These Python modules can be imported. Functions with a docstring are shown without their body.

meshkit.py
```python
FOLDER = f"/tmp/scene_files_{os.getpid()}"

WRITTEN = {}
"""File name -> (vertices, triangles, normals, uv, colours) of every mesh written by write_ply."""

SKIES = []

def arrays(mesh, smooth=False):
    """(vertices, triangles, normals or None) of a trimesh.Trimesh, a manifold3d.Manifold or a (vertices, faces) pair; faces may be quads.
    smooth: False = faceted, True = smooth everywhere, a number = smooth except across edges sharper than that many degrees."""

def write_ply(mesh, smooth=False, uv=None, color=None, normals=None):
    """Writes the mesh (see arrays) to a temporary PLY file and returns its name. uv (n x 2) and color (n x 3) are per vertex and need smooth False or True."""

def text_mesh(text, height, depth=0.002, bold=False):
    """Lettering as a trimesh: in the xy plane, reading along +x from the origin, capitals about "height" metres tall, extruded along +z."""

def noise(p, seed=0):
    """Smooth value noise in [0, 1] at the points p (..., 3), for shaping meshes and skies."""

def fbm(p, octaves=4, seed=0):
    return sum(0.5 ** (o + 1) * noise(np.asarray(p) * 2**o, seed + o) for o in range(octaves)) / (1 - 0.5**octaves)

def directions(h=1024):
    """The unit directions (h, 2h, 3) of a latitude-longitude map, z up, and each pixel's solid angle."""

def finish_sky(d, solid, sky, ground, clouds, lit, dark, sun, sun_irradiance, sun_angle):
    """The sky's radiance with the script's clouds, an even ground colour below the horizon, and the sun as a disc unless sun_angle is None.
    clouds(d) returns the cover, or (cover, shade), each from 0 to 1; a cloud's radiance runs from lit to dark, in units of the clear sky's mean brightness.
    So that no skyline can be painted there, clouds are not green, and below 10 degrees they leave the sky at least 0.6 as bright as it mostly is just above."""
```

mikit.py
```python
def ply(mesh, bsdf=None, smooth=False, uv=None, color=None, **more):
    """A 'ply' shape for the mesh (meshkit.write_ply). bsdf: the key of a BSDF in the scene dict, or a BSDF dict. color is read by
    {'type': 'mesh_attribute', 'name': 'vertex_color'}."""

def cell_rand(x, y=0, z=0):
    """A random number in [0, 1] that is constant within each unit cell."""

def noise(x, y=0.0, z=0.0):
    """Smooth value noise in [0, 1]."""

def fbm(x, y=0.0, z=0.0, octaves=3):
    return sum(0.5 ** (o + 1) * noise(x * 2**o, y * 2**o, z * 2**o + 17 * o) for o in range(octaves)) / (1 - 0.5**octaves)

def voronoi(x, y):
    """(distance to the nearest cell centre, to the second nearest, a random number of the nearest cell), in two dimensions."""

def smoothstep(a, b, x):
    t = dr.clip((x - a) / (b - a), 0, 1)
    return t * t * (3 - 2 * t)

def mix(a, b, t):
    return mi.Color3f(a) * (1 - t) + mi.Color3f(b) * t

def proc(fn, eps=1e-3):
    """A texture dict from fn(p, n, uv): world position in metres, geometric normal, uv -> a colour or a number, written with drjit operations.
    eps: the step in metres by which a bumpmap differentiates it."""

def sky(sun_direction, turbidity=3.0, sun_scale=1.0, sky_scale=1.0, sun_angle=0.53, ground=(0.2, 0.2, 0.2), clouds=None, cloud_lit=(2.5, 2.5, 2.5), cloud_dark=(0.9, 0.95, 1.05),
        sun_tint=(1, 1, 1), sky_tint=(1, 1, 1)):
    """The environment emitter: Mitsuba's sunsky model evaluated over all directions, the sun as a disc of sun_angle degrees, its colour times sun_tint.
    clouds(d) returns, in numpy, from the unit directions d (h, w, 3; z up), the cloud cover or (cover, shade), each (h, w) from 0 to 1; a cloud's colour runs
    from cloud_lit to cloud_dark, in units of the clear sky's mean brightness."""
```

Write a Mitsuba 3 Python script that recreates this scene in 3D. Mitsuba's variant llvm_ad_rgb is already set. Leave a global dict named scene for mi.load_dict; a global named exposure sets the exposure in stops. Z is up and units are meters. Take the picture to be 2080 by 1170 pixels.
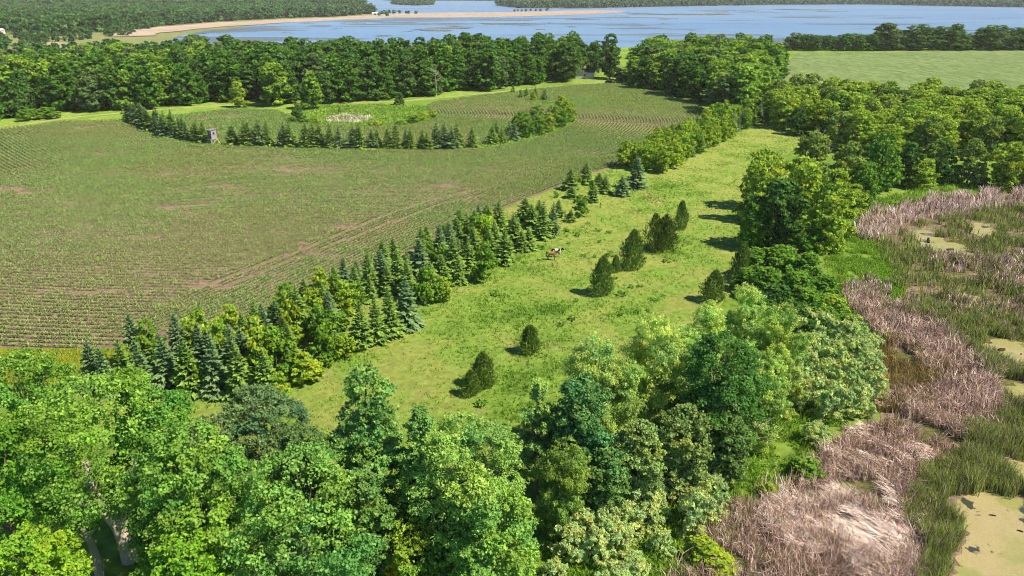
import math
import numpy as np, trimesh, shapely, manifold3d as m3
import drjit as dr, mitsuba as mi
import mikit, meshkit
import shapely.affinity
from mikit import noise, fbm, smoothstep, mix
from shapely.geometry import Polygon, LineString, Point
T = mi.ScalarTransform4f
scene, labels = {}, {}

# ------------------------------------------------------------------ camera, sky, exposure
CAM_H, F, PITCH = 40.0, 1485.0, math.radians(22.3)      # focal length in pixels of a 2080 x 1170 frame
exposure = 2.05
FWD = np.array([0, math.cos(PITCH), -math.sin(PITCH)]); UPV = np.array([0, math.sin(PITCH), math.cos(PITCH)])
scene['camera'] = {'type': 'perspective', 'fov': 2 * math.degrees(math.atan(1040 / F)), 'fov_axis': 'x', 'near_clip': 1.0, 'far_clip': 30000.0,
                   'to_world': T().look_at(origin=[0, 0, CAM_H], target=[0, float(FWD[1]), CAM_H + float(FWD[2])], up=[0, 0, 1])}
scene['haze_air'] = {'type': 'homogeneous', 'albedo': {'type': 'rgb', 'value': [0.94, 0.95, 0.97]}, 'sigma_t': 0.85e-4}
scene['camera']['medium'] = {'type': 'ref', 'id': 'haze_air'}
SUN = np.array([0.579, -0.203, 0.788])
scene['sky'] = mikit.sky(SUN, turbidity=2.6, sun_tint=(1.0, 0.99, 0.95), sky_tint=(0.85, 0.97, 1.15), ground=(0.08, 0.11, 0.05), sun_scale=1.2, sky_scale=0.7)

# ------------------------------------------------------------------ helpers
def at(px, py, z=0.0):
    """The place at height z that stands at a pixel of the 2080 x 1170 photograph: used only to survey the layout."""
    px, py = np.asarray(px, float), np.asarray(py, float)
    d = FWD + ((px - 1040) / F)[..., None] * np.array([1.0, 0, 0]) - ((py - 585) / F)[..., None] * UPV
    t = (z - CAM_H) / d[..., 2]
    return np.array([0, 0, CAM_H]) + t[..., None] * d
def top_at(px, py, h):
    p = at(px, py, h); return float(p[0]), float(p[1])
def pxpoly(pts, z=0.0):
    a = np.array(pts, float); return Polygon(at(a[:, 0], a[:, 1], z)[:, :2]).buffer(0)
def wpts(pts, z=0.0):
    a = np.array(pts, float); return at(a[:, 0], a[:, 1], z)[:, :2]
def R_(seed): return np.random.default_rng(seed)
def unit(v): return v / (np.linalg.norm(v, axis=-1, keepdims=True) + 1e-12)
def num(name):
    if not any(k == name or k.startswith(name + '__') for k in (name,)) and name not in USED:
        USED.add(name); return name
    i = NEXT.get(name, 0)
    while True:
        i += 1
        k = f'{name}_{i:03d}'
        if k not in USED: break
    NEXT[name] = i; USED.add(k); return k
USED, NEXT = set(), {}
def tag(key, label=None, cat=None, group=None, kind=None):
    d = labels.setdefault(key, {})
    for a, b in (('label', label), ('category', cat), ('group', group), ('kind', kind)):
        if b: d[a] = b
    return key
def ordinal(n):
    w = 'zeroth first second third fourth fifth sixth seventh eighth ninth tenth eleventh twelfth'.split()
    if n < len(w): return w[n]
    return f"{n}{'th' if 10 <= n % 100 <= 20 else {1: 'st', 2: 'nd', 3: 'rd'}.get(n % 10, 'th')}"
def cat_mesh(parts):
    V, Fc, C, o = [], [], [], 0
    for v, f, c in parts:
        V.append(v); Fc.append(f + o); C.append(c); o += len(v)
    return np.vstack(V), np.vstack(Fc), np.vstack(C)
GAIN = {'leaf': np.array([2.12, 2.12, 2.0]), 'needle': np.array([2.05, 2.0, 1.6]), 'blade': 1.45, 'dry_blade': 1.3}     # a thin leaf's colour is what it reflects plus what it lets through
def vply(m, bsdf):
    return mikit.ply((m[0], m[1]), bsdf, color=np.clip(m[2] * GAIN.get(bsdf, 1), 0.002, 0.95))
def tubes(segs, sides=6):
    """segs: list of (points, radii) -> one mesh (vertices, faces)."""
    V, Fc, o = [], [], 0
    ang = np.arange(sides) * 2 * np.pi / sides
    for p, r in segs:
        p = np.asarray(p, float); r = np.broadcast_to(r, (len(p),))
        t = unit(np.gradient(p, axis=0))
        a = unit(np.cross(t, np.where(np.abs(t[:, 2:]) < 0.9, [0, 0, 1.0], [1.0, 0, 0]))); b = np.cross(t, a)
        v = p[:, None] + r[:, None, None] * (np.cos(ang)[None, :, None] * a[:, None] + np.sin(ang)[None, :, None] * b[:, None])
        i, j = np.meshgrid(np.arange(len(p) - 1), np.arange(sides), indexing='ij')
        q = np.stack([i * sides + j, i * sides + (j + 1) % sides, (i + 1) * sides + (j + 1) % sides, (i + 1) * sides + j], -1).reshape(-1, 4)
        V.append(v.reshape(-1, 3)); Fc.append(np.vstack([q[:, [0, 1, 2]], q[:, [0, 2, 3]]]) + o); o += v.shape[0] * sides
    return np.vstack(V), np.vstack(Fc)
def kites(P, D, N, L, W, C, fold=0.12):
    n = len(P); D = unit(D); S = unit(np.cross(N, D)); N = np.cross(D, S)
    L = np.broadcast_to(L, (n,))[:, None]; W = np.broadcast_to(W, (n,))[:, None]
    v = np.stack([P - D * L / 2, P + S * W / 2 + N * W * fold, P + D * L / 2, P - S * W / 2 + N * W * fold], 1).reshape(-1, 3)
    i = np.arange(n)[:, None] * 4
    f = np.stack([i + [0, 1, 2], i + [0, 2, 3]], 1).reshape(-1, 3)
    return v, f, np.repeat(C, 4, 0)
def tris(P, D, N, L, W, C):
    n = len(P); D = unit(D); S = unit(np.cross(N, D))
    L = np.broadcast_to(L, (n,))[:, None]; W = np.broadcast_to(W, (n,))[:, None]
    v = np.stack([P - D * L * .45 + S * W / 2, P - D * L * .45 - S * W / 2, P + D * L * .55], 1).reshape(-1, 3)
    return v, np.arange(3 * n).reshape(-1, 3), np.repeat(C, 3, 0)
def boxm(a, b):
    return trimesh.creation.box(bounds=np.array([a, b], float))
def bar(p0, p1, w):
    p0, p1 = np.array(p0, float), np.array(p1, float); d = p1 - p0; L = np.linalg.norm(d)
    m = trimesh.creation.box([w, w, L]); m.apply_translation([0, 0, L / 2])
    m.apply_transform(trimesh.geometry.align_vectors([0, 0, 1], d / L)); m.apply_translation(p0); return m
def scatter(poly, spacing, rng, jitter=0.8):
    x0, y0, x1, y1 = poly.bounds
    gx, gy = np.meshgrid(np.arange(x0, x1, spacing), np.arange(y0, y1, spacing * 0.87))
    gx = gx + (np.arange(gx.shape[0]) % 2)[:, None] * spacing / 2
    p = np.stack([gx.ravel(), gy.ravel()], 1) + (rng.random((gx.size, 2)) - .5) * spacing * jitter
    return p[shapely.contains_xy(poly, p[:, 0], p[:, 1])]
def sample(poly, n, rng):
    x0, y0, x1, y1 = poly.bounds; out = np.zeros((0, 2))
    while len(out) < n:
        p = rng.random((max(n, 1000) * 2, 2)) * [x1 - x0, y1 - y0] + [x0, y0]
        out = np.vstack([out, p[shapely.contains_xy(poly, p[:, 0], p[:, 1])]])
    return out[:n]
def sheet(poly, z):
    V, Fc, o = [], [], 0
    for g in getattr(poly, 'geoms', [poly]):
        if g.geom_type != 'Polygon' or g.area < 0.05: continue
        v, f = trimesh.creation.triangulate_polygon(g, engine='earcut')
        a, b, c = v[f[:, 0]], v[f[:, 1]], v[f[:, 2]]
        up = (b[:, 0] - a[:, 0]) * (c[:, 1] - a[:, 1]) - (b[:, 1] - a[:, 1]) * (c[:, 0] - a[:, 0]) > 0
        f = np.where(up[:, None], f, f[:, ::-1])
        V.append(np.column_stack([v, np.full(len(v), z)])); Fc.append(f + o); o += len(v)
    return np.vstack(V), np.vstack(Fc)
def smooth_line(p, k=3):
    p = np.asarray(p, float)
    for _ in range(k):
        q = np.empty((2 * len(p) - 2, 2)); q[0::2] = .75 * p[:-1] + .25 * p[1:]; q[1::2] = .25 * p[:-1] + .75 * p[1:]
        p = np.vstack([p[:1], q, p[-1:]])
    return p

# ------------------------------------------------------------------ materials
VC = {'type': 'mesh_attribute', 'name': 'vertex_color'}
scene['leaf'] = {'type': 'principledthin', 'base_color': VC, 'roughness': 0.5, 'diff_trans': 0.6, 'eta': 1.4}
scene['needle'] = {'type': 'principledthin', 'base_color': VC, 'roughness': 0.6, 'diff_trans': 0.3, 'eta': 1.3}
scene['dry_blade'] = {'type': 'principledthin', 'base_color': VC, 'roughness': 0.6, 'diff_trans': 0.22, 'eta': 1.3}
scene['blade'] = {'type': 'principledthin', 'base_color': VC, 'roughness': 0.6, 'diff_trans': 0.6, 'eta': 1.3}
def rgh(tex, rough=0.9, **k): return {'type': 'twosided', 'bsdf': {'type': 'principled', 'base_color': tex, 'roughness': rough, 'specular': 0.2, **k}}
def solid(c, rough=0.8, **k): return rgh({'type': 'rgb', 'value': list(c)}, rough, **k)
def f_bark(p, n, uv):
    a = fbm(p.x * 3, p.y * 3, p.z * 0.8, 3); b = noise(p.x * 14, p.y * 14, p.z * 3)
    return mix((0.10, 0.080, 0.062), (0.30, 0.255, 0.215), dr.clip(a * .8 + b * .35 - .1, 0, 1))
scene['bark'] = rgh(mikit.proc(f_bark), 0.95)
LUSH = [(1000, 640, 130, 40, 1.0), (1090, 760, 120, 60, .9), (940, 690, 50, 40, .9), (1120, 625, 45, 14, 1.1), (1370, 480, 60, 22, .8), (1390, 510, 50, 20, .7), (720, 735, 60, 18, .7),
        (1040, 540, 60, 20, .5), (1210, 375, 40, 12, .5), (1340, 375, 45, 10, .6), (900, 900, 60, 50, .5), (1050, 850, 90, 60, .8), (1300, 640, 40, 12, .3)]
LW = []
for x, y, rx, ry, s in LUSH:
    c, e, g = at(x, y), at(x + rx, y), at(x, y - ry)
    LW.append((float(c[0]), float(c[1]), float(abs(e[0] - c[0])), float(abs(g[1] - c[1])), s))
def lush(x, y, lib):
    """How rich the grass is, from 0 (dry) to about 1: the same field colours the turf and carries the tall tufts."""
    s = .26 + .11 * lib.sin(x * .113 + y * .071) + .10 * lib.sin(x * .21 - y * .173 + 1.3) + .10 * lib.sin(x * .43 + y * .37 + 2 * lib.sin(y * .11)) + .08 * lib.sin(y * .81 - x * .53 + 1.5 * lib.sin(x * .2))
    for a, b, u, v, w in LW:
        s = s + w * .62 * lib.exp(-((x - a) * (x - a) / (u * u) + (y - b) * (y - b) / (v * v)))
    return s
def f_turf(p, n, uv):
    l = lush(p.x, p.y, dr) + .9 * (fbm(p.x * .35, p.y * .35, 2, 4) - .5)
    c = mix((0.205, 0.265, 0.060), (0.148, 0.258, 0.040), smoothstep(.05, .6, l))
    c = mix(c, (0.085, 0.175, 0.024), smoothstep(.6, 1.1, l))
    c = mix(c, (0.30, 0.235, 0.13), smoothstep(.72, .84, fbm(p.x * .14, p.y * .14, 9, 4)) * .5)
    return c * (.82 + .36 * noise(p.x * 1.9, p.y * 1.9, 4)) * (.86 + .28 * noise(p.x * 6, p.y * 6))
scene['turf'] = rgh(mikit.proc(f_turf), 0.95)
def f_meadow(p, n, uv):
    l = fbm(p.x * .12, p.y * .12, 1, 4); k = noise(p.x * 1.7, p.y * 1.7)
    return mix((0.105, 0.200, 0.026), (0.160, 0.250, 0.044), smoothstep(.35, .65, l)) * (.7 + .6 * k)
scene['meadow_turf'] = rgh(mikit.proc(f_meadow), 0.95)
# bare places of the crop field: pixel survey of pinkish soil patches
BARE = [(395, 425, 32, 16, 1.2), (470, 383, 80, 9, .9), (60, 386, 90, 5, 1.0), (640, 345, 60, 8, .6), (925, 380, 30, 6, 1.0), (225, 313, 12, 3, 1), (690, 462, 40, 5, 1.1), (610, 520, 40, 9, .8), (600, 503, 12, 4, 1.2), (180, 258, 28, 6, .9),
        (440, 238, 60, 5, 1.1), (1008, 238, 16, 6, 1.1), (925, 212, 12, 3, .8), (1195, 188, 18, 3, .8), (560, 330, 70, 9, .5), (300, 350, 200, 12, .45), (380, 578, 60, 6, .9), (130, 600, 130, 4, .8)]
BW = []
for x, y, rx, ry, s in BARE:
    c, e, g = at(x, y), at(x + rx, y), at(x, y - ry)
    BW.append((float(c[0]), float(c[1]), float(abs(e[0] - c[0])), float(abs(g[1] - c[1])), s))
def bare(x, y, lib):
    s = .12 + .09 * lib.sin(x * .061 + y * .093 + 1) + .10 * lib.sin(y * .27 + .8 * lib.sin(x * .045)) + .07 * lib.sin(y * .71 - x * .04 + 1.4 * lib.sin(x * .083))
    s = s + .06 * lib.sin(x * .4 + 2.2 * lib.sin(y * .9)) + .06 * lib.sin(y * 1.3 + 2 * lib.sin(x * .17))
    x, y = x + 3.5 * lib.sin(y * .37 + .8) + 2 * lib.sin(y * .93 + x * .12), y + 1.6 * lib.sin(x * .23) + 1.1 * lib.sin(x * .61 + 1)
    for a, b, u, v, w in BW:
        s = s + .78 * w * lib.exp(-((x - a) * (x - a) / (u * u) + (y - b) * (y - b) / (v * v)))
    return s
def f_soil(p, n, uv):
    k = fbm(p.x * .5, p.y * .5, 3, 4); b = bare(p.x, p.y, dr)
    c = mix((0.145, 0.116, 0.084), (0.215, 0.172, 0.126), k)
    c = mix(c, (0.215, 0.155, 0.122), smoothstep(.5, 1.1, b + 1.1 * (k - .5)))
    return c * (.7 + .6 * noise(p.x * 3.1, p.y * 3.1))
scene['soil'] = rgh(mikit.proc(f_soil), 0.95)
def f_farfield(p, n, uv):
    k = fbm(p.x * .02, p.y * .05, 3, 4); r = noise(p.x * .9, p.y * .25)
    return mix((0.100, 0.172, 0.056), (0.148, 0.205, 0.082), k) * (.72 + .56 * r) * (.9 + .2 * noise(p.x * .4, p.y * .1, 5)) * (1 - .16 * smoothstep(.90, .97, dr.sin((p.x * .8 + p.y * .25 + 6 * noise(p.y * .01, 3)) * .42)))
scene['far_crop'] = rgh(mikit.proc(f_farfield), 0.95)
def f_marsh(p, n, uv):
    k = fbm(p.x * .3, p.y * .3, 3, 4)
    return mix((0.10, 0.11, 0.04), (0.20, 0.155, 0.125), smoothstep(.35, .65, k)) * (.6 + .8 * noise(p.x * 3, p.y * 3))
scene['marsh_soil'] = rgh(mikit.proc(f_marsh), 0.95)
def f_weed(p, n, uv):
    k = fbm(p.x * .25 + 3 * noise(p.x * .1, p.y * .1), p.y * .25, 3, 4); s = noise(p.x * 9, p.y * 9)
    c = mix((0.285, 0.290, 0.115), (0.350, 0.315, 0.160), smoothstep(.35, .7, k))
    c = mix(c, (0.22, 0.27, 0.075), smoothstep(.5, .75, fbm(p.x * .6, p.y * .6, 8, 3)) * .7) * (.9 + .18 * s)
    o = fbm(p.x * .45 + 2 * noise(p.x * .2, p.y * .2, 3), p.y * .45, 21, 4) + .08 * noise(p.x * 5, p.y * 5, 2)
    return mix(c, (0.045, 0.055, 0.045), smoothstep(.70, .76, o))
scene['duckweed'] = {'type': 'twosided', 'bsdf': {'type': 'principled', 'base_color': mikit.proc(f_weed), 'roughness': 0.3, 'specular': 0.5}}
def f_path(p, n, uv): return mix((0.30, 0.27, 0.15), (0.20, 0.21, 0.08), fbm(p.x * .5, p.y * .5, 1, 3))
scene['path_dirt'] = rgh(mikit.proc(f_path), 0.95)
def f_sand(p, n, uv): return mix((0.20, 0.170, 0.140), (0.31, 0.265, 0.225), fbm(p.x * .02, p.y * .05, 1, 4))
scene['sand'] = rgh(mikit.proc(f_sand), 0.95)
def f_low(p, n, uv): return mix((0.09, 0.13, 0.05), (0.17, 0.18, 0.08), fbm(p.x * .012, p.y * .012, 1, 4))
scene['lowland_soil'] = rgh(mikit.proc(f_low), 0.95)
def f_lake(p, n, uv):
    k = fbm(p.x * .004, p.y * .012, 1, 4); w = smoothstep(.60, .72, fbm(p.x * .006, p.y * .016, 7, 4)) * smoothstep(1650, 1250, p.y)
    c = mix((0.105, 0.215, 0.40), (0.175, 0.295, 0.46), k)
    return mix(c, (0.085, 0.095, 0.070), w * .75)
def f_mat(p, n, uv): return mix((0.06, 0.10, 0.13), (0.13, 0.135, 0.085), smoothstep(.35, .6, fbm(p.x * .05, p.y * .02, 5, 4)))
scene['weed_mat'] = rgh(mikit.proc(f_mat), 0.6)
def f_wave(p, n, uv): return .16 * noise(p.x * .5, p.y * .9) + .05 * noise(p.x * 1.7, p.y * 2.6)
scene['lake_water'] = {'type': 'bumpmap', 'arbitrary': mikit.proc(f_wave, 0.2), 'scale': 1.0, 'bsdf': {'type': 'principled', 'base_color': mikit.proc(f_lake), 'roughness': 0.35, 'specular': 0.35}}
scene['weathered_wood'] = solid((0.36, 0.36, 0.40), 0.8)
scene['pale_wood'] = solid((0.55, 0.50, 0.44), 0.8)
scene['shade_blue_board'] = solid((0.10, 0.115, 0.17), 0.7)  # tower walls away from the sun: shade painted in as dark blue
scene['opening_shade'] = solid((0.012, 0.012, 0.015), 0.9)  # near-black that paints the shade inside a house opening
scene['white_board'] = solid((0.72, 0.71, 0.70), 0.6)
scene['pale_siding'] = solid((0.52, 0.54, 0.58), 0.7)
scene['roof_metal'] = solid((0.20, 0.21, 0.24), 0.5)
scene['dark_roof'] = solid((0.07, 0.07, 0.075), 0.8)
scene['car_paint'] = {'type': 'twosided', 'bsdf': {'type': 'principled', 'base_color': {'type': 'rgb', 'value': [0.045, 0.05, 0.065]}, 'roughness': 0.25, 'metallic': 0.3, 'clearcoat': 1.0}}
scene['car_glass'] = solid((0.02, 0.025, 0.03), 0.08)
scene['rubber'] = solid((0.02, 0.02, 0.02), 0.9)
scene['steel'] = {'type': 'roughconductor', 'material': 'Al', 'alpha': 0.3}
scene['coat'] = rgh(VC, 0.55)
scene['wet_log'] = solid((0.035, 0.028, 0.022), 0.6)
scene['rust'] = solid((0.09, 0.055, 0.04), 0.85)

# ------------------------------------------------------------------ ground, field, marsh, lake
near = Polygon([(-900, 5), (900, 5), (900, 560), (-900, 560)]); back = Polygon([(-900, 345), (-120, 345), (0, 375), (60, 400), (60, 560), (-900, 560)])
field_px = [(-500, 722), (0, 707), (250, 709), (420, 707), (480, 680), (680, 592), (940, 457), (1040, 417), (1150, 373), (1290, 323), (1400, 263), (1432, 240), (1425, 220), (1345, 192), (1290, 179), (1240, 171), (1150, 175), (1050, 187),
            (960, 197), (880, 209), (866, 216), (893, 240), (830, 256), (700, 257), (602, 251), (592, 236), (560, 225), (480, 222), (400, 230), (320, 240), (270, 244), (200, 246), (130, 247), (60, 257), (0, 263), (-500, 320)]
field = pxpoly(field_px)
ring = smooth_line(wpts([(262, 246), (290, 257), (330, 273), (380, 286), (450, 294), (560, 298), (680, 301), (800, 302), (900, 303), (975, 300), (1040, 288), (1110, 270), (1150, 252), (1158, 236), (1135, 218), (1100, 203), (1058, 190)]))
ring_line = LineString(ring)
strip = ring_line.buffer(2.6)
field = field.difference(strip)
pasture = pxpoly([(120, 760), (250, 711), (420, 709), (480, 682), (680, 594), (940, 459), (1040, 419), (1150, 375), (1290, 325), (1400, 265), (1470, 230), (1560, 240), (1640, 290), (1560, 330), (1530, 420), (1540, 500), (1480, 600), (1400, 700), (1250, 830), (1100, 930), (800, 1000), (500, 1000), (200, 900)])
marsh = pxpoly([(1735, 470), (1760, 430), (1830, 412), (1950, 395), (2200, 380), (2900, 420), (2900, 1300), (1380, 1300), (1430, 1120), (1560, 1010), (1690, 890), (1790, 850), (1770, 760), (1790, 690), (1740, 610), (1720, 560)])
gz = pxpoly([(1680, 480), (1740, 470), (1800, 510), (1830, 580), (1800, 630), (1800, 700), (1700, 900), (1560, 1010), (1430, 1130), (1380, 1230), (1080, 1230), (1150, 1060), (1420, 960), (1560, 880), (1640, 820), (1720, 700)])
marsh = marsh.difference(gz)
far_field = pxpoly([(1530, 170), (1600, 126), (1620, 108), (2080, 101), (3200, 95), (3200, 200), (2080, 235), (1800, 200)])
ground = near.difference(field).difference(pasture).difference(marsh).difference(far_field)
def struct(key, m, bsdf): scene[key] = mikit.ply(m, bsdf); tag(key, kind='structure'); USED.add(key)
struct('ground', sheet(ground.difference(back), 0.0), 'meadow_turf'); struct('scrub_ground', sheet(back, 0.0), 'lowland_soil')
struct('pasture', sheet(pasture.difference(field).difference(marsh), 0.0), 'turf')
struct('crop_field', sheet(field.difference(marsh), 0.0), 'soil')
struct('marsh', sheet(marsh.difference(pasture).difference(field), 0.0), 'marsh_soil')
struct('far_field', sheet(far_field.intersection(near), 0.0), 'far_crop')
path_line = LineString(smooth_line(wpts([(-200, 290), (0, 262), (120, 241), (250, 229), (400, 216), (600, 208), (760, 209), (870, 201), (1030, 185), (1110, 177), (1200, 169), (1262, 166)])))
struct('dirt_path', sheet(path_line.buffer(1.0), 0.02), 'path_dirt')
LZ, WZ = -6.0, -5.6
v = np.array([[-900, 560, 0], [900, 560, 0], [900, 600, LZ - .3], [-900, 600, LZ - .3]], float)
struct('shore_slope', (v, np.array([[0, 1, 2], [0, 2, 3]])), 'lowland_soil')
s = 9000.0
struct('lowland', (np.array([[-s, -600, LZ], [s, -600, LZ], [s, 14000, LZ], [-s, 14000, LZ]], float), np.array([[0, 1, 2], [0, 2, 3]])), 'lowland_soil')
def wobble(g, amp, freq, seed):
    c = np.array(g.exterior.segmentize(8).coords)[:-1]; q = np.column_stack([c[:, 0], c[:, 1], 0 * c[:, 0]]) * freq
    return Polygon(c + amp * 2 * np.stack([meshkit.fbm(q, 3, seed) - .5, meshkit.fbm(q + 40, 3, seed) - .5], 1)).buffer(0)
lake = pxpoly([(260, 110), (330, 88), (360, 74), (420, 62), (520, 51), (640, 42), (720, 36), (768, 28), (700, 14), (640, 9), (540, 6), (460, 2), (410, -4), (1000, -8), (1700, -9), (3200, -8), (3600, 100), (3600, 125)], WZ)
struct('lake', sheet(lake, WZ), 'lake_water')
spit = pxpoly([(200, 70), (240, 64), (330, 55), (430, 47), (560, 40), (680, 36), (790, 28), (900, 26), (1000, 25), (1100, 23), (1200, 21), (1268, 22), (1275, 25), (1150, 31), (1000, 35), (800, 36), (720, 39.5), (640, 43.5), (540, 49), (470, 53), (400, 58.5), (340, 66), (300, 73), (250, 75), (215, 75)], WZ)
struct('sand_spit', sheet(wobble(spit, 14, .02, 3), WZ + .25), 'sand')
struct('sand_flat', sheet(pxpoly([(65, 88), (110, 86), (150, 88), (148, 104), (110, 106), (72, 98)], LZ), LZ + .2), 'sand')
mats, mr = [], R_(12)
for x, y, rx in [(700, 48, 22), (655, 53, 14), (745, 45, 25), (905, 57, 34), (860, 61, 26), (950, 55, 22), (830, 64, 18), (1000, 50, 34), (1080, 49, 28), (1180, 38, 30), (1120, 47, 14), (700, 58, 8), (845, 60, 8), (1075, 53, 16), (1340, 48, 10), (1290, 54, 8), (1400, 62, 8), (470, 60, 26), (560, 54, 24), (400, 68, 18), (620, 47, 20), (1385, 30, 60), (1480, 22, 40), (1300, 27, 30), (1560, 25, 40), (1640, 20, 50), (1210, 26, 25), (1460, 28, 30), (620, 62, 10), (580, 68, 14), (820, 73, 16), (1110, 60, 10), (1160, 55, 12), (1350, 38, 20), (1700, 24, 30), (1250, 33, 26)]:
    for _ in range(3):
        c = at(x + mr.normal() * rx * .5, y + mr.normal() * .8, WZ); w = rx * mr.uniform(.4, 1.1) * c[1] / F
        mats.append(wobble(Point(0, 0).buffer(1, 24), 0, 1, 1)); g = shapely.affinity.scale(mats.pop(), w, w * mr.uniform(.35, .8)); mats.append(wobble(shapely.affinity.translate(g, c[0], c[1]), 24, .035, 5))
scene['water_weeds'] = mikit.ply(sheet(shapely.union_all(mats).intersection(lake).difference(spit), WZ + .12), 'weed_mat'); tag('water_weeds', 'olive brown weed beds breaking the lake surface', 'water weeds', kind='stuff')
far_shore = pxpoly([(1008, 11), (1060, 16.5), (1180, 17), (1330, 14), (1560, 10), (1760, 9), (1900, 12), (2080, 15), (3200, 18), (3200, -6), (2080, -7), (1500, -6), (1040, -3)], WZ)
struct('far_shore', sheet(far_shore, WZ + .25), 'lowland_soil')
islets = [pxpoly([(655, 5), (690, 8), (742, 7), (745, 3), (700, 1), (660, 1)], WZ), pxpoly([(797, 9), (840, 11.5), (880, 10), (884, 6), (840, 5), (800, 5.5)], WZ), pxpoly([(756, -1), (800, 2), (900, 1.5), (1010, 2), (1100, 1), (1100, -3), (800, -4)], WZ)]
for i, g in enumerate(islets): struct('island' if i == 0 else f'island_{i:03d}', sheet(g, WZ + .25), 'lowland_soil')

scene['haze'] = {'type': 'cube', 'bsdf': {'type': 'null'}, 'interior': {'type': 'ref', 'id': 'haze_air'}, 'to_world': T().translate([0, 6600, 18.5]).scale([9200, 7600, 25.5])}; tag('haze', kind='stuff')

# ponds covered with duckweed
ponds_px = [[(1853, 470), (1868, 466), (1892, 469), (1898, 480), (1920, 487), (1950, 499), (1984, 519), (1960, 524), (1925, 514), (1890, 508), (1868, 500), (1858, 484)],
            [(1988, 702), (2015, 690), (2050, 694), (2110, 706), (2140, 760), (2080, 752), (2040, 736), (2008, 722)],
            [(1962, 1010), (1985, 996), (2020, 1004), (2060, 1020), (2120, 1030), (2300, 1100), (2200, 1260), (1900, 1260), (1935, 1190), (1962, 1120)],
            [(2030, 945), (2070, 930), (2160, 930), (2200, 990), (2110, 985), (2060, 975)], [(2060, 780), (2120, 790), (2120, 830), (2070, 815)],
            [(1965, 455), (2000, 450), (2030, 470), (2010, 490), (1980, 478)], [(1935, 590), (1985, 600), (2010, 618), (1960, 612)]]
def ragged(g, amp, seed):
    c = np.array(g.exterior.segmentize(.4).coords)[:-1]; q = np.column_stack([c, 0 * c[:, 0]])
    return Polygon(c + amp * 2 * np.stack([meshkit.fbm(q * .8, 3, seed) - .5, meshkit.fbm(q * .8 + 40, 3, seed) - .5], 1)).buffer(0)
ponds = [ragged(Polygon(smooth_line(np.vstack([wpts(p), wpts(p)[:1]]), 2)).buffer(.1), 1.2, i) for i, p in enumerate(ponds_px)]
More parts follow.
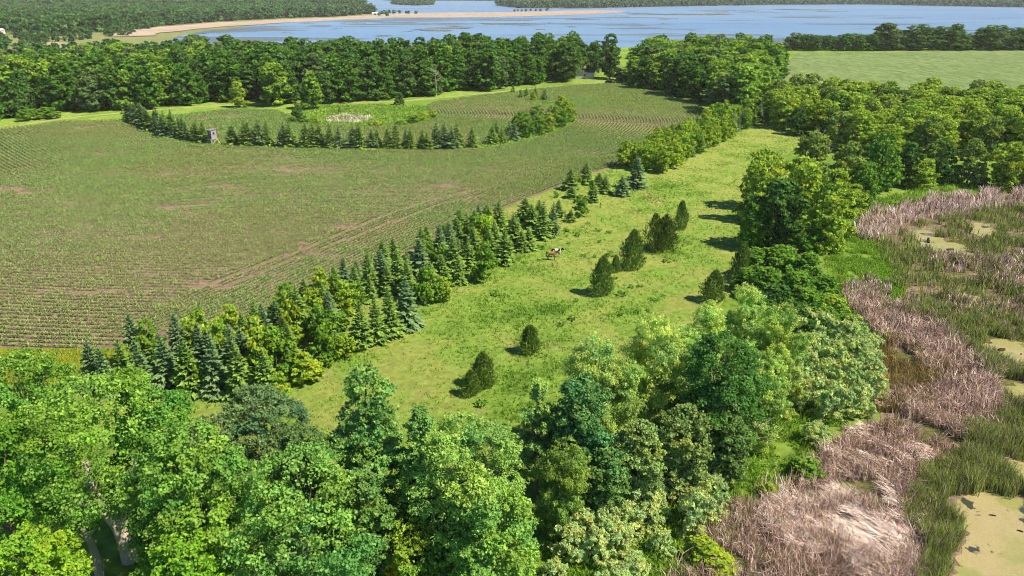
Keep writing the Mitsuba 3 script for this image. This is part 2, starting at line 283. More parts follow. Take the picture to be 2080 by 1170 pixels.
for g in ponds:
    k = num('pond'); scene[k] = mikit.ply(sheet(g, 0.03), 'duckweed'); tag(k, kind='structure')
pond_all = shapely.union_all(ponds)

# ------------------------------------------------------------------ plants: generators
def hue(C, rng, n, amp=.16, warm=.12):
    C = np.broadcast_to(np.asarray(C, float), (n, 3)).copy()
    C *= (1 + amp * np.clip(rng.normal(size=(n, 1)), -2, 2))
    w = np.clip(rng.normal(size=n) * warm, -.3, .5)
    C[:, 0] *= 1 + 1.1 * w; C[:, 1] *= 1 + .35 * w; C[:, 2] *= 1 - .4 * w
    return np.maximum(C, .004)
def crown(rng, H, R, zb, nl, n, L, W, col, lobe=(.30, .46), shape='round', droop=0.0, clumps=16, spread=.24, up=.35, quad=True, rise=.25, tip=None):
    t = (np.arange(nl) + rng.random(nl)) / nl
    th = np.arange(nl) * 2.39996 + rng.normal(size=nl) * .5
    if shape == 'round': e = np.sqrt(np.clip(1 - (1.75 * t - .75) ** 2, .05, 1))
    elif shape == 'tall': e = np.sqrt(np.clip(1 - (1.5 * t - .45) ** 2, .06, 1)) * (1 - .25 * t)
    elif shape == 'vase': e = np.clip(.45 + .75 * t, 0, 1) * np.sqrt(np.clip(1 - np.clip(t - .6, 0, 1) ** 2 * 4, .1, 1))
    else: e = np.sqrt(np.clip(1 - t ** 2, .05, 1))
    lr = R * rng.uniform(*lobe, nl) * (.65 + .35 * e)
    rc = np.maximum(R * e * rng.uniform(.8, 1.1, nl) - lr, 0) * np.sqrt(rng.uniform(.3, 1, nl))
    C = np.stack([rc * np.cos(th), rc * np.sin(th), np.minimum(zb + (H - zb) * t, H - lr * .95)], 1)
    C[-1, :2] *= .3; C[-1, 2] = H - lr[-1] * .95
    C[:, 2] = np.maximum(C[:, 2], zb * .6 + lr * .6)
    cov = int(n * 1.7)
    pick = rng.choice(nl, cov, p=lr ** 2 / (lr ** 2).sum())
    cd = rng.normal(size=(nl, clumps, 3)); cd[:, :, 2] += rise * 2; cd = unit(cd)
    ci = rng.integers(0, clumps, cov)
    c0 = cd[pick, ci]
    g = rng.normal(size=(cov, 3)) * spread
    d = unit(c0 + g)
    k = np.exp(-(g ** 2).sum(1) / (2 * spread ** 2))
    rad = lr[pick] * (.54 + .55 * k + .06 * rng.normal(size=cov))
    P = C[pick] + d * rad[:, None] * np.array([1, 1, .85])
    if droop: P[:, 2] -= droop * lr[pick] * (1 - k) * rng.random(cov) * 1.2
    dist = np.linalg.norm(P[:, None] - C[None], axis=2) / lr[None] if nl * cov < 4e6 else None
    if dist is not None:
        dist[np.arange(cov), pick] = 9; keep = dist.min(1) > .78
    else: keep = np.ones(cov, bool)
    keep &= P[:, 2] > .15
    idx = np.flatnonzero(keep)[:n]
    sc = R / np.percentile(np.hypot(P[idx, 0], P[idx, 1]), 97); P[:, :2] *= sc; C = C * [sc, sc, 1]; P[:, 2] *= H / np.percentile(P[idx, 2], 99.7)
    P, pick, ci, c0, d = P[idx], pick[idx], ci[idx], c0[idx], d[idx]; m = len(P)
    N = unit(.55 * c0 + .35 * d + np.array([0, 0, up]) + .55 * rng.normal(size=(m, 3)))
    A = rng.normal(size=(m, 3)) * .8 + .5 * d; A[:, 2] -= droop * 1.6 + .15
    lobe_col = hue(col, rng, nl, .10, .12); cl = rng.normal(size=(nl, clumps)) * .10
    C3 = lobe_col[pick] * (1 + cl[pick, ci])[:, None]
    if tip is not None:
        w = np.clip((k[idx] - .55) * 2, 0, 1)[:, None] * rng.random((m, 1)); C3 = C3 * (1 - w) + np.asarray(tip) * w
    C3 = np.maximum(C3 * (1 + .13 * rng.normal(size=(m, 1))), .004)
    f = kites if quad else tris
    s = rng.uniform(.7, 1.3, m)
    return f(P, A, N, L * s, W * s, C3), C, lr
def wood(rng, H, zb, C, r0, nlimb=8, sides=6, lean=(0, 0)):
    top = np.array([lean[0] + C[:, 0].mean() * .4, lean[1] + C[:, 1].mean() * .4, zb + .62 * (H - zb)])
    z = np.linspace(0, 1, 6)[:, None]
    trunk = np.array([0, 0, -.2]) * (1 - z) + top * z + np.sin(z * 3.1) * rng.normal(size=3) * r0 * np.array([1, 1, 0]) * .8
    segs = [(trunk, r0 * np.linspace(1.15, .32, 6))]
    for i in rng.permutation(len(C))[:nlimb]:
        s = np.clip(.35 + .5 * (C[i, 2] - zb) / max(H - zb, .1), .3, .85) + rng.normal() * .05
        s = np.clip(s, .25, .9); b = np.array([np.interp(s, z[:, 0], trunk[:, q]) for q in range(3)])
        u = np.linspace(0, 1, 5)[:, None]
        p = b * (1 - u) + C[i] * u; p[:, 2] += np.sin(u[:, 0] * np.pi) * .08 * np.linalg.norm(C[i] - b)
        segs.append((p, r0 * np.linspace(.42, .08, 5)))
    return tubes(segs, sides)
def spruce(rng, H, R, col, tipc, levels=16, nb=12):
    P, D, N, L, W, C = [], [], [], [], [], []
    for i in range(levels):
        u = (i + .3) / levels
        z = .25 + (H - .35) * u
        r = R * (1 - u) ** .78 * (.80 + .36 * rng.random()) + .06
        k = max(4, int(nb * (1 - .6 * u)))
        for a in np.arange(k) * 2 * np.pi / k + rng.random() * 6.28:
            a += rng.normal() * .15; rr = r * rng.uniform(.75, 1.12); sl = -.35 + .95 * u + rng.normal() * .1
            ax = np.array([math.cos(a), math.sin(a), sl]); ax /= np.linalg.norm(ax); sd = np.array([-math.sin(a), math.cos(a), 0]); nm = np.cross(ax, sd); nm = nm if nm[2] > 0 else -nm
            for q in (.42, .68, .9):
                for sgn in (-1, 1):
                    P.append([0, 0, z] + ax * rr * q + sd * sgn * rr * .13 * (1.5 - q) + [0, 0, rng.normal() * .04]); D.append(ax + sd * sgn * rng.uniform(.35, .9) + [0, 0, rng.normal() * .18]); N.append(nm + rng.normal(size=3) * .28)
                    L.append(rr * .42 * rng.uniform(.7, 1.4) + .14); W.append(rr * .2 + .09); w = (q > .6) * rng.uniform(.2, .9); C.append(np.asarray(col) * (1 - w) + np.asarray(tipc) * w)
            P.append([0, 0, z] + ax * rr * .95); D.append(ax + [0, 0, .12]); N.append(nm + rng.normal(size=3) * .2); L.append(rr * .3 + .1); W.append(rr * .12 + .07); C.append(tipc)
    for _ in range(5):
        P.append([0, 0, H - .1]); D.append([rng.normal() * .12, rng.normal() * .12, 1]); N.append(rng.normal(size=3)); L.append(.6); W.append(.09); C.append(tipc)
    P, C = np.array(P), np.array(C) * (1 + .16 * rng.normal(size=(len(P), 1)))
    tr = tubes([([[0, 0, -.1], [0, 0, H * .5], [0, 0, H * .97]], [H * .016, H * .010, .01])], 5)
    return kites(P, np.array(D), np.array(N), np.array(L), np.array(W), np.maximum(C, .004)), tr
def cedar(rng, H, R, col, n=2600, heads=1):
    P, Nn = [], []
    cs = [(0, 0, 1.0)] if heads == 1 else [(rng.uniform(-.5, .5) * R, rng.uniform(-.5, .5) * R, rng.uniform(.72, 1.0)) for _ in range(heads)]
    for cx, cy, s in cs:
        m = n // heads; u = rng.random(m) ** .8; a = rng.random(m) * 6.283
        e = np.clip(.66 + 1.5 * u, 0, 1) * np.clip((1 - u) * 1.5, 0, 1) ** .6
        bump = 1 + .24 * np.sin(a * 3 + u * 9 + s * 7) + .20 * np.sin(a * 7 - u * 17) * np.sin(u * 23 + a * 2)
        r = (R if heads == 1 else R * .62) * e * bump * (.55 + .55 * rng.random(m) ** .6)
        P.append(np.stack([cx + r * np.cos(a), cy + r * np.sin(a), .1 + H * s * u * .96], 1)); Nn.append(np.stack([np.cos(a), np.sin(a), .3 + 0 * a], 1))
    P, Nn = np.vstack(P), np.vstack(Nn); m = len(P)
    out = rng.random(m) < .10; P[out, :2] *= 1.22; P[out, 2] += .12
    D = np.stack([Nn[:, 0] * .5, Nn[:, 1] * .5, np.full(m, 1.0)], 1) + rng.normal(size=(m, 3)) * .28
    C = hue(col, rng, m, .22, .15)
    tr = tubes([([[0, 0, -.1], [0, 0, H * .4], [0, 0, H * .85]], [.09, .06, .02])], 5)
    return kites(P, D, Nn + rng.normal(size=(m, 3)) * .5, .46 * rng.uniform(.6, 1.5, m), .14, C), tr
PROTO = {}
def proto(name, trunk, crownm, bsdf, H0, R0):
    scene[name] = {'type': 'shapegroup', 'crown': vply(crownm, bsdf)}
    if trunk is not None: scene[name]['trunk'] = mikit.ply(trunk, 'bark', smooth=True)
    PROTO[name] = (H0, R0)
def inst(key, pname, x, y, H, R, rot, z=0.0):
    H0, R0 = PROTO[pname]
    scene[key] = {'type': 'instance', 'shapegroup': {'type': 'ref', 'id': pname}, 'to_world': T().translate([float(x), float(y), float(z)]).rotate([math.cos(rot), math.sin(rot), 0], 2.5 * math.sin(7 * rot)).rotate([0, 0, 1], float(rot)).scale([float(R / R0), float(R / R0), float(H / H0)])}
    return key

GREEN, DARK, YEL, OLIVE = (.078, .172, .027), (.046, .108, .026), (.160, .240, .036), (.115, .176, .044)
MAPLE, MAPLE_SHEEN = (.095, .200, .032), (.21, .31, .085)  # second colour: clump tips paled, painting in the sheen of sun and sky
SAGE, WILLOW = (.245, .315, .135), (.215, .310, .085)
# forest trees, five shapes in four greens
TINT = {'dark': DARK, 'green': (.050, .125, .020), 'bright': (.106, .192, .030), 'grey': (.072, .128, .046)}
for v_ in range(4):
    for ti, (tn, c) in enumerate(TINT.items()):
        r = R_(100 + v_ * 10 + ti); sh = ('round', 'tall', 'round', 'tall')[v_]
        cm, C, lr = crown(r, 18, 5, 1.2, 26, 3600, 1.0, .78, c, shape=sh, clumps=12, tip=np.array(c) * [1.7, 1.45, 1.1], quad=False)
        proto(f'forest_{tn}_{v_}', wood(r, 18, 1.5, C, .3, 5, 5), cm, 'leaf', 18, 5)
TINT2 = {'dark': DARK, 'green': GREEN, 'yellow': YEL, 'olive': OLIVE}
for v_ in range(3):
    for ti, (tn, c) in enumerate(TINT2.items()):
        r = R_(300 + v_ * 10 + ti); sh = ('round', 'tall', 'dome')[v_]
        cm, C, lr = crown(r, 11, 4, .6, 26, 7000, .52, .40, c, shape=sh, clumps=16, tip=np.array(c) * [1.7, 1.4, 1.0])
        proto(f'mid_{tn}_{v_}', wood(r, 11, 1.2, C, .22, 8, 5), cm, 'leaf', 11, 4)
for v_ in range(4):
    for ti, (tn, c, tc) in enumerate((('blue', (.052, .112, .060), (.135, .220, .120)), ('green', (.060, .130, .036), (.150, .245, .068)))):
        r = R_(400 + v_ * 10 + ti); cm, tr = spruce(r, 6, 1.75, c, tc); proto(f'spruce_{tn}_{v_}', tr, cm, 'needle', 6, 1.75)
for v_ in range(3):
    for ti, (tn, c) in enumerate((('yellow', (.165, .248, .030)), ('green', (.085, .175, .024)))):
        r = R_(500 + v_ * 10 + ti); cm, C, lr = crown(r, 4, 1.6, .5, 14, 2300, .30, .22, c, shape=('tall', 'round', 'dome')[v_], clumps=10, tip=np.array(c) * [1.5, 1.25, 1])
        proto(f'sapling_{tn}_{v_}', wood(r, 4, .4, C, .06, 6, 4), cm, 'leaf', 4, 1.6)
for v_ in range(3):
    r = R_(560 + v_); cm, C, lr = crown(r, 3.2, 2.0, .2, 22, 4200, .34, .12, SAGE, lobe=(.24, .36), shape='dome', clumps=9, spread=.2, up=.5, rise=.5, tip=(.30, .36, .17))
    proto(f'sage_{v_}', wood(r, 3.2, .2, C, .05, 10, 4), cm, 'leaf', 3.2, 2.0)
for v_ in range(3):
    r = R_(600 + v_); cm, tr = cedar(r, 5, 1.4, (.088, .150, .038)); proto(f'cedar_{v_}', tr, cm, 'needle', 5, 1.4)
for v_ in range(3):
    r = R_(620 + v_); cm, C, lr = crown(r, 14, 6.5, .5, 9, 190, 4.2, 3.2, (.036, .098, .030), clumps=6, quad=False, tip=(.085, .165, .045)); proto(f'distant_{v_}', None, cm, 'leaf', 14, 6.5)
for v_ in range(2):
    r = R_(640 + v_); cm, C, lr = crown(r, 1.0, .8, .05, 6, 300, lobe=(.45, .6), L=.30, W=.2, col=(.095, .185, .035), shape='dome', clumps=6); proto(f'bush_{v_}', None, cm, 'leaf', 1.0, .8)

GROUPS = {}
def add(name, pname, x, y, H, R, rng, cat, fmt, group=None, order=None, z=0.0):
    k = num(name); inst(k, pname, x, y, H, R, rng.uniform(0, 360), z)
    labels[k] = {'category': cat, 'label': fmt}
    if group: labels[k]['group'] = group
    if order is not None: GROUPS.setdefault(fmt, []).append((order, k))
    return k

# ------------------------------------------------------------------ foreground trees: each one modelled on its own
def big(name, top, H, R, col, label, cat='tree', zb=2, nl=34, n=15000, L=.22, W=.17, shape='round', droop=0., seed=0, r0=.22, tip=None, own=None, **k):
    n = int(n * 2.0); r = R_(9000 + seed); x, y = top_at(top[0], top[1], H)
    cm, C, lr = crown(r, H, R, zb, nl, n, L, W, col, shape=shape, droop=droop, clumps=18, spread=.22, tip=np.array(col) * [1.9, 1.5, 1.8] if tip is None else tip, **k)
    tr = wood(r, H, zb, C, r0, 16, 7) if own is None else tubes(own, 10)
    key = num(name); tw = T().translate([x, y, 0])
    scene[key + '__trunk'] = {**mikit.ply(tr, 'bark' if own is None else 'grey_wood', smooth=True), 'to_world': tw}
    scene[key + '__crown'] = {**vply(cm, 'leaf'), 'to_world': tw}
    tag(key, label, cat); return key
big('maple_tree', (175, 785), 15, 5.6, MAPLE, 'large bright green maple with the forked pale trunk, at the left', seed=1, nl=44, n=24000, r0=.45, zb=6, tip=MAPLE_SHEEN,
    own=[([[0, 0, -.3], [0, 0, 1.5], [-.3, .1, 3.2], [-1.1, .2, 4.6], [-1.6, .3, 5.8], [-1.8, .5, 8.5]], [.62, .55, .5, .42, .36, .15]), ([[-.2, .1, 2.6], [.5, .3, 4.2], [1.1, .6, 6.0], [1.6, .9, 8.5]], [.36, .32, .26, .12]), ([[-1.1, .2, 4.5], [-2.0, 0, 5.1], [-2.6, -.1, 5.5]], [.28, .24, .2])])
big('maple_tree', (25, 725), 13, 4.8, MAPLE, 'bright maple cut by the left edge, just below the crop field', seed=2, nl=36, n=16000, tip=MAPLE_SHEEN)
big('maple_tree', (375, 875), 13.5, 4.6, (.098, .205, .036), 'bright maple in the middle of the near left canopy, right of the forked trunk', seed=3, nl=40, n=22000, tip=MAPLE_SHEEN, zb=2.5)
big('maple_tree', (600, 935), 12, 5.0, (.100, .205, .046), 'dome-shaped bright maple at the right end of the near left canopy', seed=4, nl=46, n=24000, tip=(.19, .32, .10), zb=1)
big('maple_tree', (60, 1085), 8.5, 2.9, (.12, .23, .025), 'light green young maple in the bottom left corner', seed=5, n=9000, zb=1, tip=(.2, .3, .03))
big('maple_tree', (370, 1095), 8.5, 2.9, (.105, .23, .025), 'light green young maple at the bottom edge, right of the forked trunk', seed=6, n=9000, zb=1, tip=(.19, .3, .03))
big('maple_tree', (300, 800), 12, 3.8, (.07, .175, .03), 'mid green maple behind the large maple with the forked trunk', seed=7, n=13000)
big('maple_tree', (-40, 880), 13, 4.2, (.075, .18, .022), 'maple in deeper green whose crown runs off the left edge', seed=8, n=13000)
big('olive_tree', (520, 790), 10.5, 3.4, (.080, .145, .062), 'dull grey-green fine-leaved tree between the bright maples and the spruces', seed=9, n=17000, L=.22, W=.12, zb=.8)
big('olive_tree', (430, 850), 9.5, 2.6, (.078, .140, .060), 'smaller dull grey-green tree left of its taller grey-green neighbour', seed=10, n=10000, L=.22, W=.12, zb=.8)
big('olive_tree', (610, 870), 8, 2.3, (.070, .135, .050), 'low dull green tree above the dome-shaped maple', seed=11, n=9000, L=.22, W=.12, zb=.5)
big('ash_tree', (738, 748), 15.5, 2.6, (.100, .205, .056), 'tall slender open-crowned tree standing alone before the pasture', seed=12, shape='tall', nl=22, n=9500, zb=6, lobe=(.34, .5), r0=.2)
big('ash_tree', (730, 960), 9.5, 2.5, (.080, .165, .046), 'dark leafy tree at the foot of the tall slender tree', seed=13, n=9000, zb=.5)
big('ash_tree', (850, 832), 13, 1.9, (.098, .20, .055), 'narrow tree directly right of the tall slender tree', seed=14, shape='tall', nl=16, n=7000, zb=4, r0=.16)
big('ash_tree', (955, 858), 12, 4.2, (.140, .245, .062), 'wide fresh green tree in the bottom middle with feathery leaves', seed=15, n=22000, L=.26, W=.12, zb=2)
big('ash_tree', (860, 920), 9.5, 2.5, (.135, .24, .060), 'feathery green tree between the narrow tree and the wide fresh green one', seed=16, n=11000, L=.26, W=.12, zb=1)
big('round_tree', (1000, 1000), 9, 3.3, (.118, .225, .050), 'rounded bright green tree at the bottom edge, right of centre', seed=17, n=16000, zb=.4)
big('shrub', (830, 1045), 5.5, 2.3, (.13, .215, .030), 'yellow-green bush at the bottom edge beside the dome-shaped maple', 'shrub', seed=18, n=8000, zb=.3, r0=.08)
big('shrub', (768, 1010), 6, 1.8, (.09, .18, .030), 'green bush squeezed between the dome-shaped maple and the bottom middle trees', 'shrub', seed=19, n=6000, zb=.3, r0=.08)
big('shrub', (815, 1120), 3.2, 1.1, (.26, .26, .020), 'golden yellow bush at the very bottom edge', 'shrub', seed=20, n=3200, zb=.2, r0=.05, nl=14)
big('shrub', (900, 1080), 4.6, 2.0, (.085, .18, .030), 'mid green bush left of the rounded bright green tree', 'shrub', seed=21, n=6500, zb=.3, r0=.07)
big('willow_tree', (1095, 772), 11, 1.9, (.15, .25, .072), 'slim pale willow, leftmost of the willows', seed=22, shape='tall', nl=18, n=12000, L=.30, W=.085, droop=.45, zb=1.5)
big('dark_tree', (1180, 772), 11, 3.0, (.078, .175, .058), 'deep blue-green tree between the slim willow and the big willows', seed=23, nl=28, n=14000, zb=2.0)
W_ = dict(L=.26, W=.075, droop=.5, nl=26)
big('willow_tree', (1212, 690), 12, 3.1, WILLOW, 'pale feathery willow behind the deep blue-green tree', seed=24, n=20000, zb=1.5, **W_)
big('willow_tree', (1335, 652), 12.5, 3.2, WILLOW, 'broad pale willow in the middle of the willow group', seed=25, n=22000, zb=2, **W_)
big('willow_tree', (1270, 735), 10, 2.5, (.165, .265, .072), 'pale willow leaning out in front of the broad middle willow', seed=26, n=15000, zb=1, **W_)
big('willow_tree', (1390, 668), 11, 2.6, (.185, .285, .076), 'pale willow pressed against the left of the tall dark tree', seed=27, n=14000, zb=1.5, **W_)
big('dark_tree', (1475, 690), 12.5, 4.0, (.050, .130, .030), 'big dark green tree in the midst of the pale willows', seed=28, nl=36, n=20000, L=.22, W=.16, zb=1.5)
big('willow_tree', (1440, 618), 11, 2.7, (.20, .30, .082), 'yellowish willow at the pasture edge, above the big dark tree', seed=29, n=16000, zb=1, **W_)
big('willow_tree', (1520, 582), 11, 2.5, (.21, .31, .088), 'topmost yellowish willow of the willow group', seed=30, n=15000, zb=1, **W_)
big('willow_tree', (1595, 625), 11.5, 2.9, (.19, .28, .068), 'yellowish willow right of the big dark tree', seed=31, n=19000, zb=.8, **W_)
big('willow_tree', (1560, 720), 9.5, 2.6, (.18, .28, .072), 'yellowish willow with hanging skirts above the sunny marsh meadow', seed=32, n=16000, zb=.5, **W_)
big('dark_tree', (1400, 830), 8, 2.5, (.12, .19, .062), 'grey-green tree, shade put into its leaf colour, below the broad middle willow', seed=33, n=10000, zb=.5)  # stands for a willow in shadow, the shade mixed into the leaf colour
big('dark_tree', (1300, 860), 8, 2.2, (.13, .205, .07), 'grey-green tree, shade put into its leaf colour, right of the deep blue-green tree', seed=34, n=9000, zb=.5)  # another willow in shadow; leaf colour carries the shade
big('willow_tree', (1150, 900), 8.5, 2.3, (.10, .175, .040), 'low willow, shade put into its leaf colour, under the deep blue-green tree', seed=35, n=12000, zb=.5, **W_)  # leaves darker than the other willows to paint in shade
big('dark_tree', (1240, 920), 7, 1.8, (.075, .16, .05), 'small leafy tree at the lower right of the deep blue-green tree', seed=36, n=7000, zb=.5)  # also a shadowed willow, its shade given as leaf colour
big('broken_tree', (1490, 850), 7, 1.8, (.075, .140, .042), 'open half-bare tree at the lower right of the big dark tree', seed=37, n=6000, zb=1.5)

# ------------------------------------------------------------------ shrubs and trees placed by top pixel
rng = R_(7)
def put(name, pname, px, py, H, R, label, cat, group=None): 
    x, y = top_at(px, py, H); return add(name, pname, x, y, H, R, rng, cat, label, group)
def base(name, pname, px, py, H, R, label, cat, group=None):
    p = at(px, py); return add(name, pname, p[0], p[1], H, R, rng, cat, label, group)
# sage-coloured shrub willows along the marsh
SAGE_A = [(1640, 640, 5), (1680, 650, 4.5), (1720, 665, 4.5), (1660, 690, 4.5), (1700, 705, 4.2), (1745, 700, 4), (1630, 720, 4.5), (1685, 745, 4), (1735, 745, 4), (1770, 730, 3.5), (1655, 780, 4), (1705, 790, 4), (1750, 790, 3.6), (1780, 770, 3.2), (1745, 655, 4), (1765, 690, 3.6), (1610, 760, 4)]
for px, py, h in SAGE_A:
    x, y = top_at(px, py - 12, h); add('shrub_willow', f'sage_{rng.integers(3)}', x, y, h, h * .5, rng, 'shrub', 'sage shrub willow in the rounded thicket at the marsh, {o} from the left', 'shrub willows of the rounded thicket', px + py * .01)
SAGE_B = [(1150, 1020), (1195, 1005), (1240, 1000), (1285, 1000), (1330, 1005), (1180, 1055), (1225, 1050), (1275, 1035), (1320, 1040), (1160, 1085), (1215, 1090), (1375, 975), (1410, 965), (1300, 985), (1255, 1075)]
for px, py in SAGE_B:
    h = rng.uniform(2.3, 3.2); x, y = top_at(px, py - 14, h); add('shrub_willow', f'sage_{rng.integers(3)}', x, y, h, h * .55, rng, 'shrub', 'sage green shrub in the low bottom thicket, {o} from the left', 'shrubs of the low bottom thicket', px + py * .01)
SAGE_C = [(1440, 940), (1462, 915), (1450, 880), (1450, 985), (1420, 1010)]
for px, py in SAGE_C:
    h = rng.uniform(3, 4.2); x, y = top_at(px, py - 14, h); add('shrub_willow', f'sage_{rng.integers(3)}', x, y, h, h * .45, rng, 'shrub', 'sage green shrub in the thicket below the big dark tree, {o} from the left', 'shrubs below the big dark tree', px + py * .01)
SAGE_D = [(1660, 860), (1290, 1130), (1250, 1150), (1130, 1140), (1345, 1080)]
for px, py in SAGE_D:
    h = rng.uniform(1.5, 2.2); x, y = top_at(px, py, h); add('shrub_willow', f'sage_{rng.integers(3)}', x, y, h, h * .6, rng, 'shrub', 'small scattered sage shrub in the sunny marsh grass, {o} from the left', 'small scattered sage shrubs', px)
base('shrub', 'sapling_green_2', 1632, 968, 1.9, 1.5, 'dark round bush alone at the edge of the flattened reeds', 'shrub')
base('shrub', 'sapling_yellow_2', 1428, 1140, 2.0, 1.5, 'yellow-green bush in the brown reeds at the bottom', 'shrub')
base('shrub', 'sapling_yellow_2', 1462, 1160, 1.3, 1.3, 'low yellow-green bush right beside its taller twin in the bottom reeds', 'shrub')
base('shrub', 'sapling_yellow_0', 1560, 1010, 1.4, 1.0, 'small leafy bush at the upper edge of the brown reeds', 'shrub')
# bright and dark shrubs between willows and the mid-right trees
SH = [(1535, 505, 4.5, 2.6, 'mid_green_2'), (1590, 500, 5, 3.0, 'mid_green_0'), (1645, 515, 4.5, 2.6, 'mid_green_2'), (1560, 545, 4.5, 2.8, 'mid_green_2'), (1625, 555, 5, 3.0, 'mid_green_2'), (1680, 560, 4.2, 2.4, 'mid_green_2'), (1520, 545, 3.5, 2, 'mid_green_2'), (1585, 580, 5.5, 3.2, 'mid_dark_2'), (1650, 590, 5, 3, 'mid_green_2'), (1695, 600, 4, 2.3, 'mid_yellow_2'),
      (1560, 610, 5.5, 2.8, 'mid_dark_2'), (1620, 615, 5.5, 3.0, 'mid_dark_2'), (1680, 625, 4.5, 2.4, 'mid_green_2'), (1725, 640, 3.6, 2.0, 'mid_green_2')]
for px, py, h, r, pn in SH:
    x, y = top_at(px, py, h); add('shrub', pn, x, y, h, r, rng, 'shrub', 'green leafy shrub in the mounded thicket above the willows, {o} from the left', 'shrubs of the mounded thicket', px + py * .01)
base('cedar_tree', 'cedar_0', 1446, 612, 4.6, 1.4, 'olive cedar at the pasture edge above the willows', 'tree'); base('cedar_tree', 'cedar_1', 1500, 572, 5.8, 1.3, 'olive cedar against the mounded thicket, farther of the two there', 'tree')
# big trees of the middle right
MR = [(1590, 365, 11.5, 4.6, 'mid_dark_0', 'dark green round tree, front left of the right-hand trees'), (1545, 330, 11, 3.2, 'mid_yellow_1', 'yellow-green tree left behind the dark round tree'), (1560, 305, 11.5, 3.6, 'mid_yellow_0', 'yellow-green tree that reaches farthest into the pasture'),
      (1640, 320, 12, 4.4, 'mid_yellow_0', 'yellow-green tree right behind the dark round tree'), (1700, 345, 11.5, 3.8, 'mid_yellow_2', 'yellow-green tree at the head of the marsh reeds'), (1690, 400, 9, 3.2, 'mid_yellow_2', 'lower yellow-green tree beside the head of the reeds'),
      (1615, 420, 7.5, 3.2, 'mid_dark_2', 'low dark tree at the foot of the dark round tree'), (1650, 450, 5, 2.4, 'mid_green_2', 'green bush at the foot of the middle right trees'), (1690, 455, 3, 1.8, 'mid_yellow_2', 'small yellow-green bush nearest the marsh reeds'),
      (1540, 410, 8, 2.6, 'mid_green_0', 'mid green tree beneath the dark round tree on its left'), (1660, 270, 12, 4.2, 'mid_olive_0', 'olive green tree at the back of the middle right trees'), (1730, 290, 12, 4.0, 'mid_olive_1', 'olive tall tree behind the head of the reeds'),
      (1800, 272, 12, 4.0, 'mid_green_1', 'tall green tree left of the little round tree'), (1760, 330, 9, 3.0, 'mid_green_0', 'green tree between the olive tall tree and the little round tree'), (1882, 322, 6.4, 3.2, 'mid_yellow_2', 'little round yellow-green tree alone on the grass by the reeds'),
      (1985, 283, 10, 3.6, 'mid_olive_1', 'olive tree standing on the grass above the reeds'), (1930, 290, 9, 3, 'mid_dark_1', 'dark tree behind the pale stub post'), (2060, 290, 10, 3.6, 'mid_yellow_0', 'yellow-green tree at the right edge above the dark boulder'), (2110, 300, 9, 3.6, 'mid_yellow_0', 'yellow-green tree just off the right edge'), (1850, 290, 9.5, 3, 'mid_dark_0', 'dark tree behind the little round tree'), (1740, 375, 6, 2.4, 'mid_yellow_2', 'low yellow-green tree close above the reed bed')]
for px, py, h, r, pn, lb in MR: put('broadleaf_tree', pn, px, py, h, r, lb, 'tree')
# belt of trees from the farmyard along the field, and the wood below the far field
belt = pxpoly([(1285, 176), (1350, 190), (1430, 218), (1470, 238), (1530, 245), (1555, 200), (1585, 150), (1545, 128), (1300, 125)])
for x, y in scatter(belt, 8.6, R_(21)):
    tn = rng.choice(['green', 'dark', 'bright', 'grey'], p=[.22, .10, .60, .08]); h = rng.uniform(10.5, 16.5)
    add('belt_tree', f'forest_{tn}_{rng.integers(4)}', x, y, h, h * rng.uniform(.34, .44), rng, 'tree', '{o} ' + {'green': 'mid green', 'dark': 'dark green', 'bright': 'yellow-green', 'grey': 'grey-green'}[tn] + ' tree from the left in the belt right of the farmyard', 'trees of the belt right of the farmyard', x)
wood_b = pxpoly([(1560, 250), (1640, 285), (1720, 310), (1800, 320), (1900, 318), (2130, 322), (2130, 232), (2000, 226), (1850, 222), (1700, 215), (1600, 212), (1550, 225)])
for x, y in scatter(wood_b, 7.2, R_(22)):
    tn = rng.choice(['yellow', 'olive', 'green', 'dark'], p=[.64, .18, .12, .06]); h = rng.uniform(8, 11.5)
    add('wood_tree', f'mid_{tn}_{rng.integers(3)}', x, y, h, h * rng.uniform(.38, .48), rng, 'tree', '{o} ' + {'yellow': 'yellow-green', 'olive': 'olive', 'green': 'green', 'dark': 'dark green'}[tn] + ' tree from the left in the wood below the far field', 'trees of the wood below the far field', x)
# tree line behind the far field
for i, px in enumerate(list(range(1600, 1800, 13)) + list(range(1800, 2200, 17))):
    big_ = px > 1775 and not 1945 < px < 1975; h = (rng.uniform(13, 18) if big_ else rng.uniform(9, 11.5)); p = at(px, 103 + rng.uniform(-1, 1) - (.004 * (px - 1600)))
    add('line_tree', f"forest_{rng.choice(['dark', 'green', 'green', 'grey'])}_{rng.integers(4)}", p[0], p[1], h, h * .5, rng, 'tree', 'tree in the line behind the far field, {o} from the left', 'trees in the line behind the far field', px)
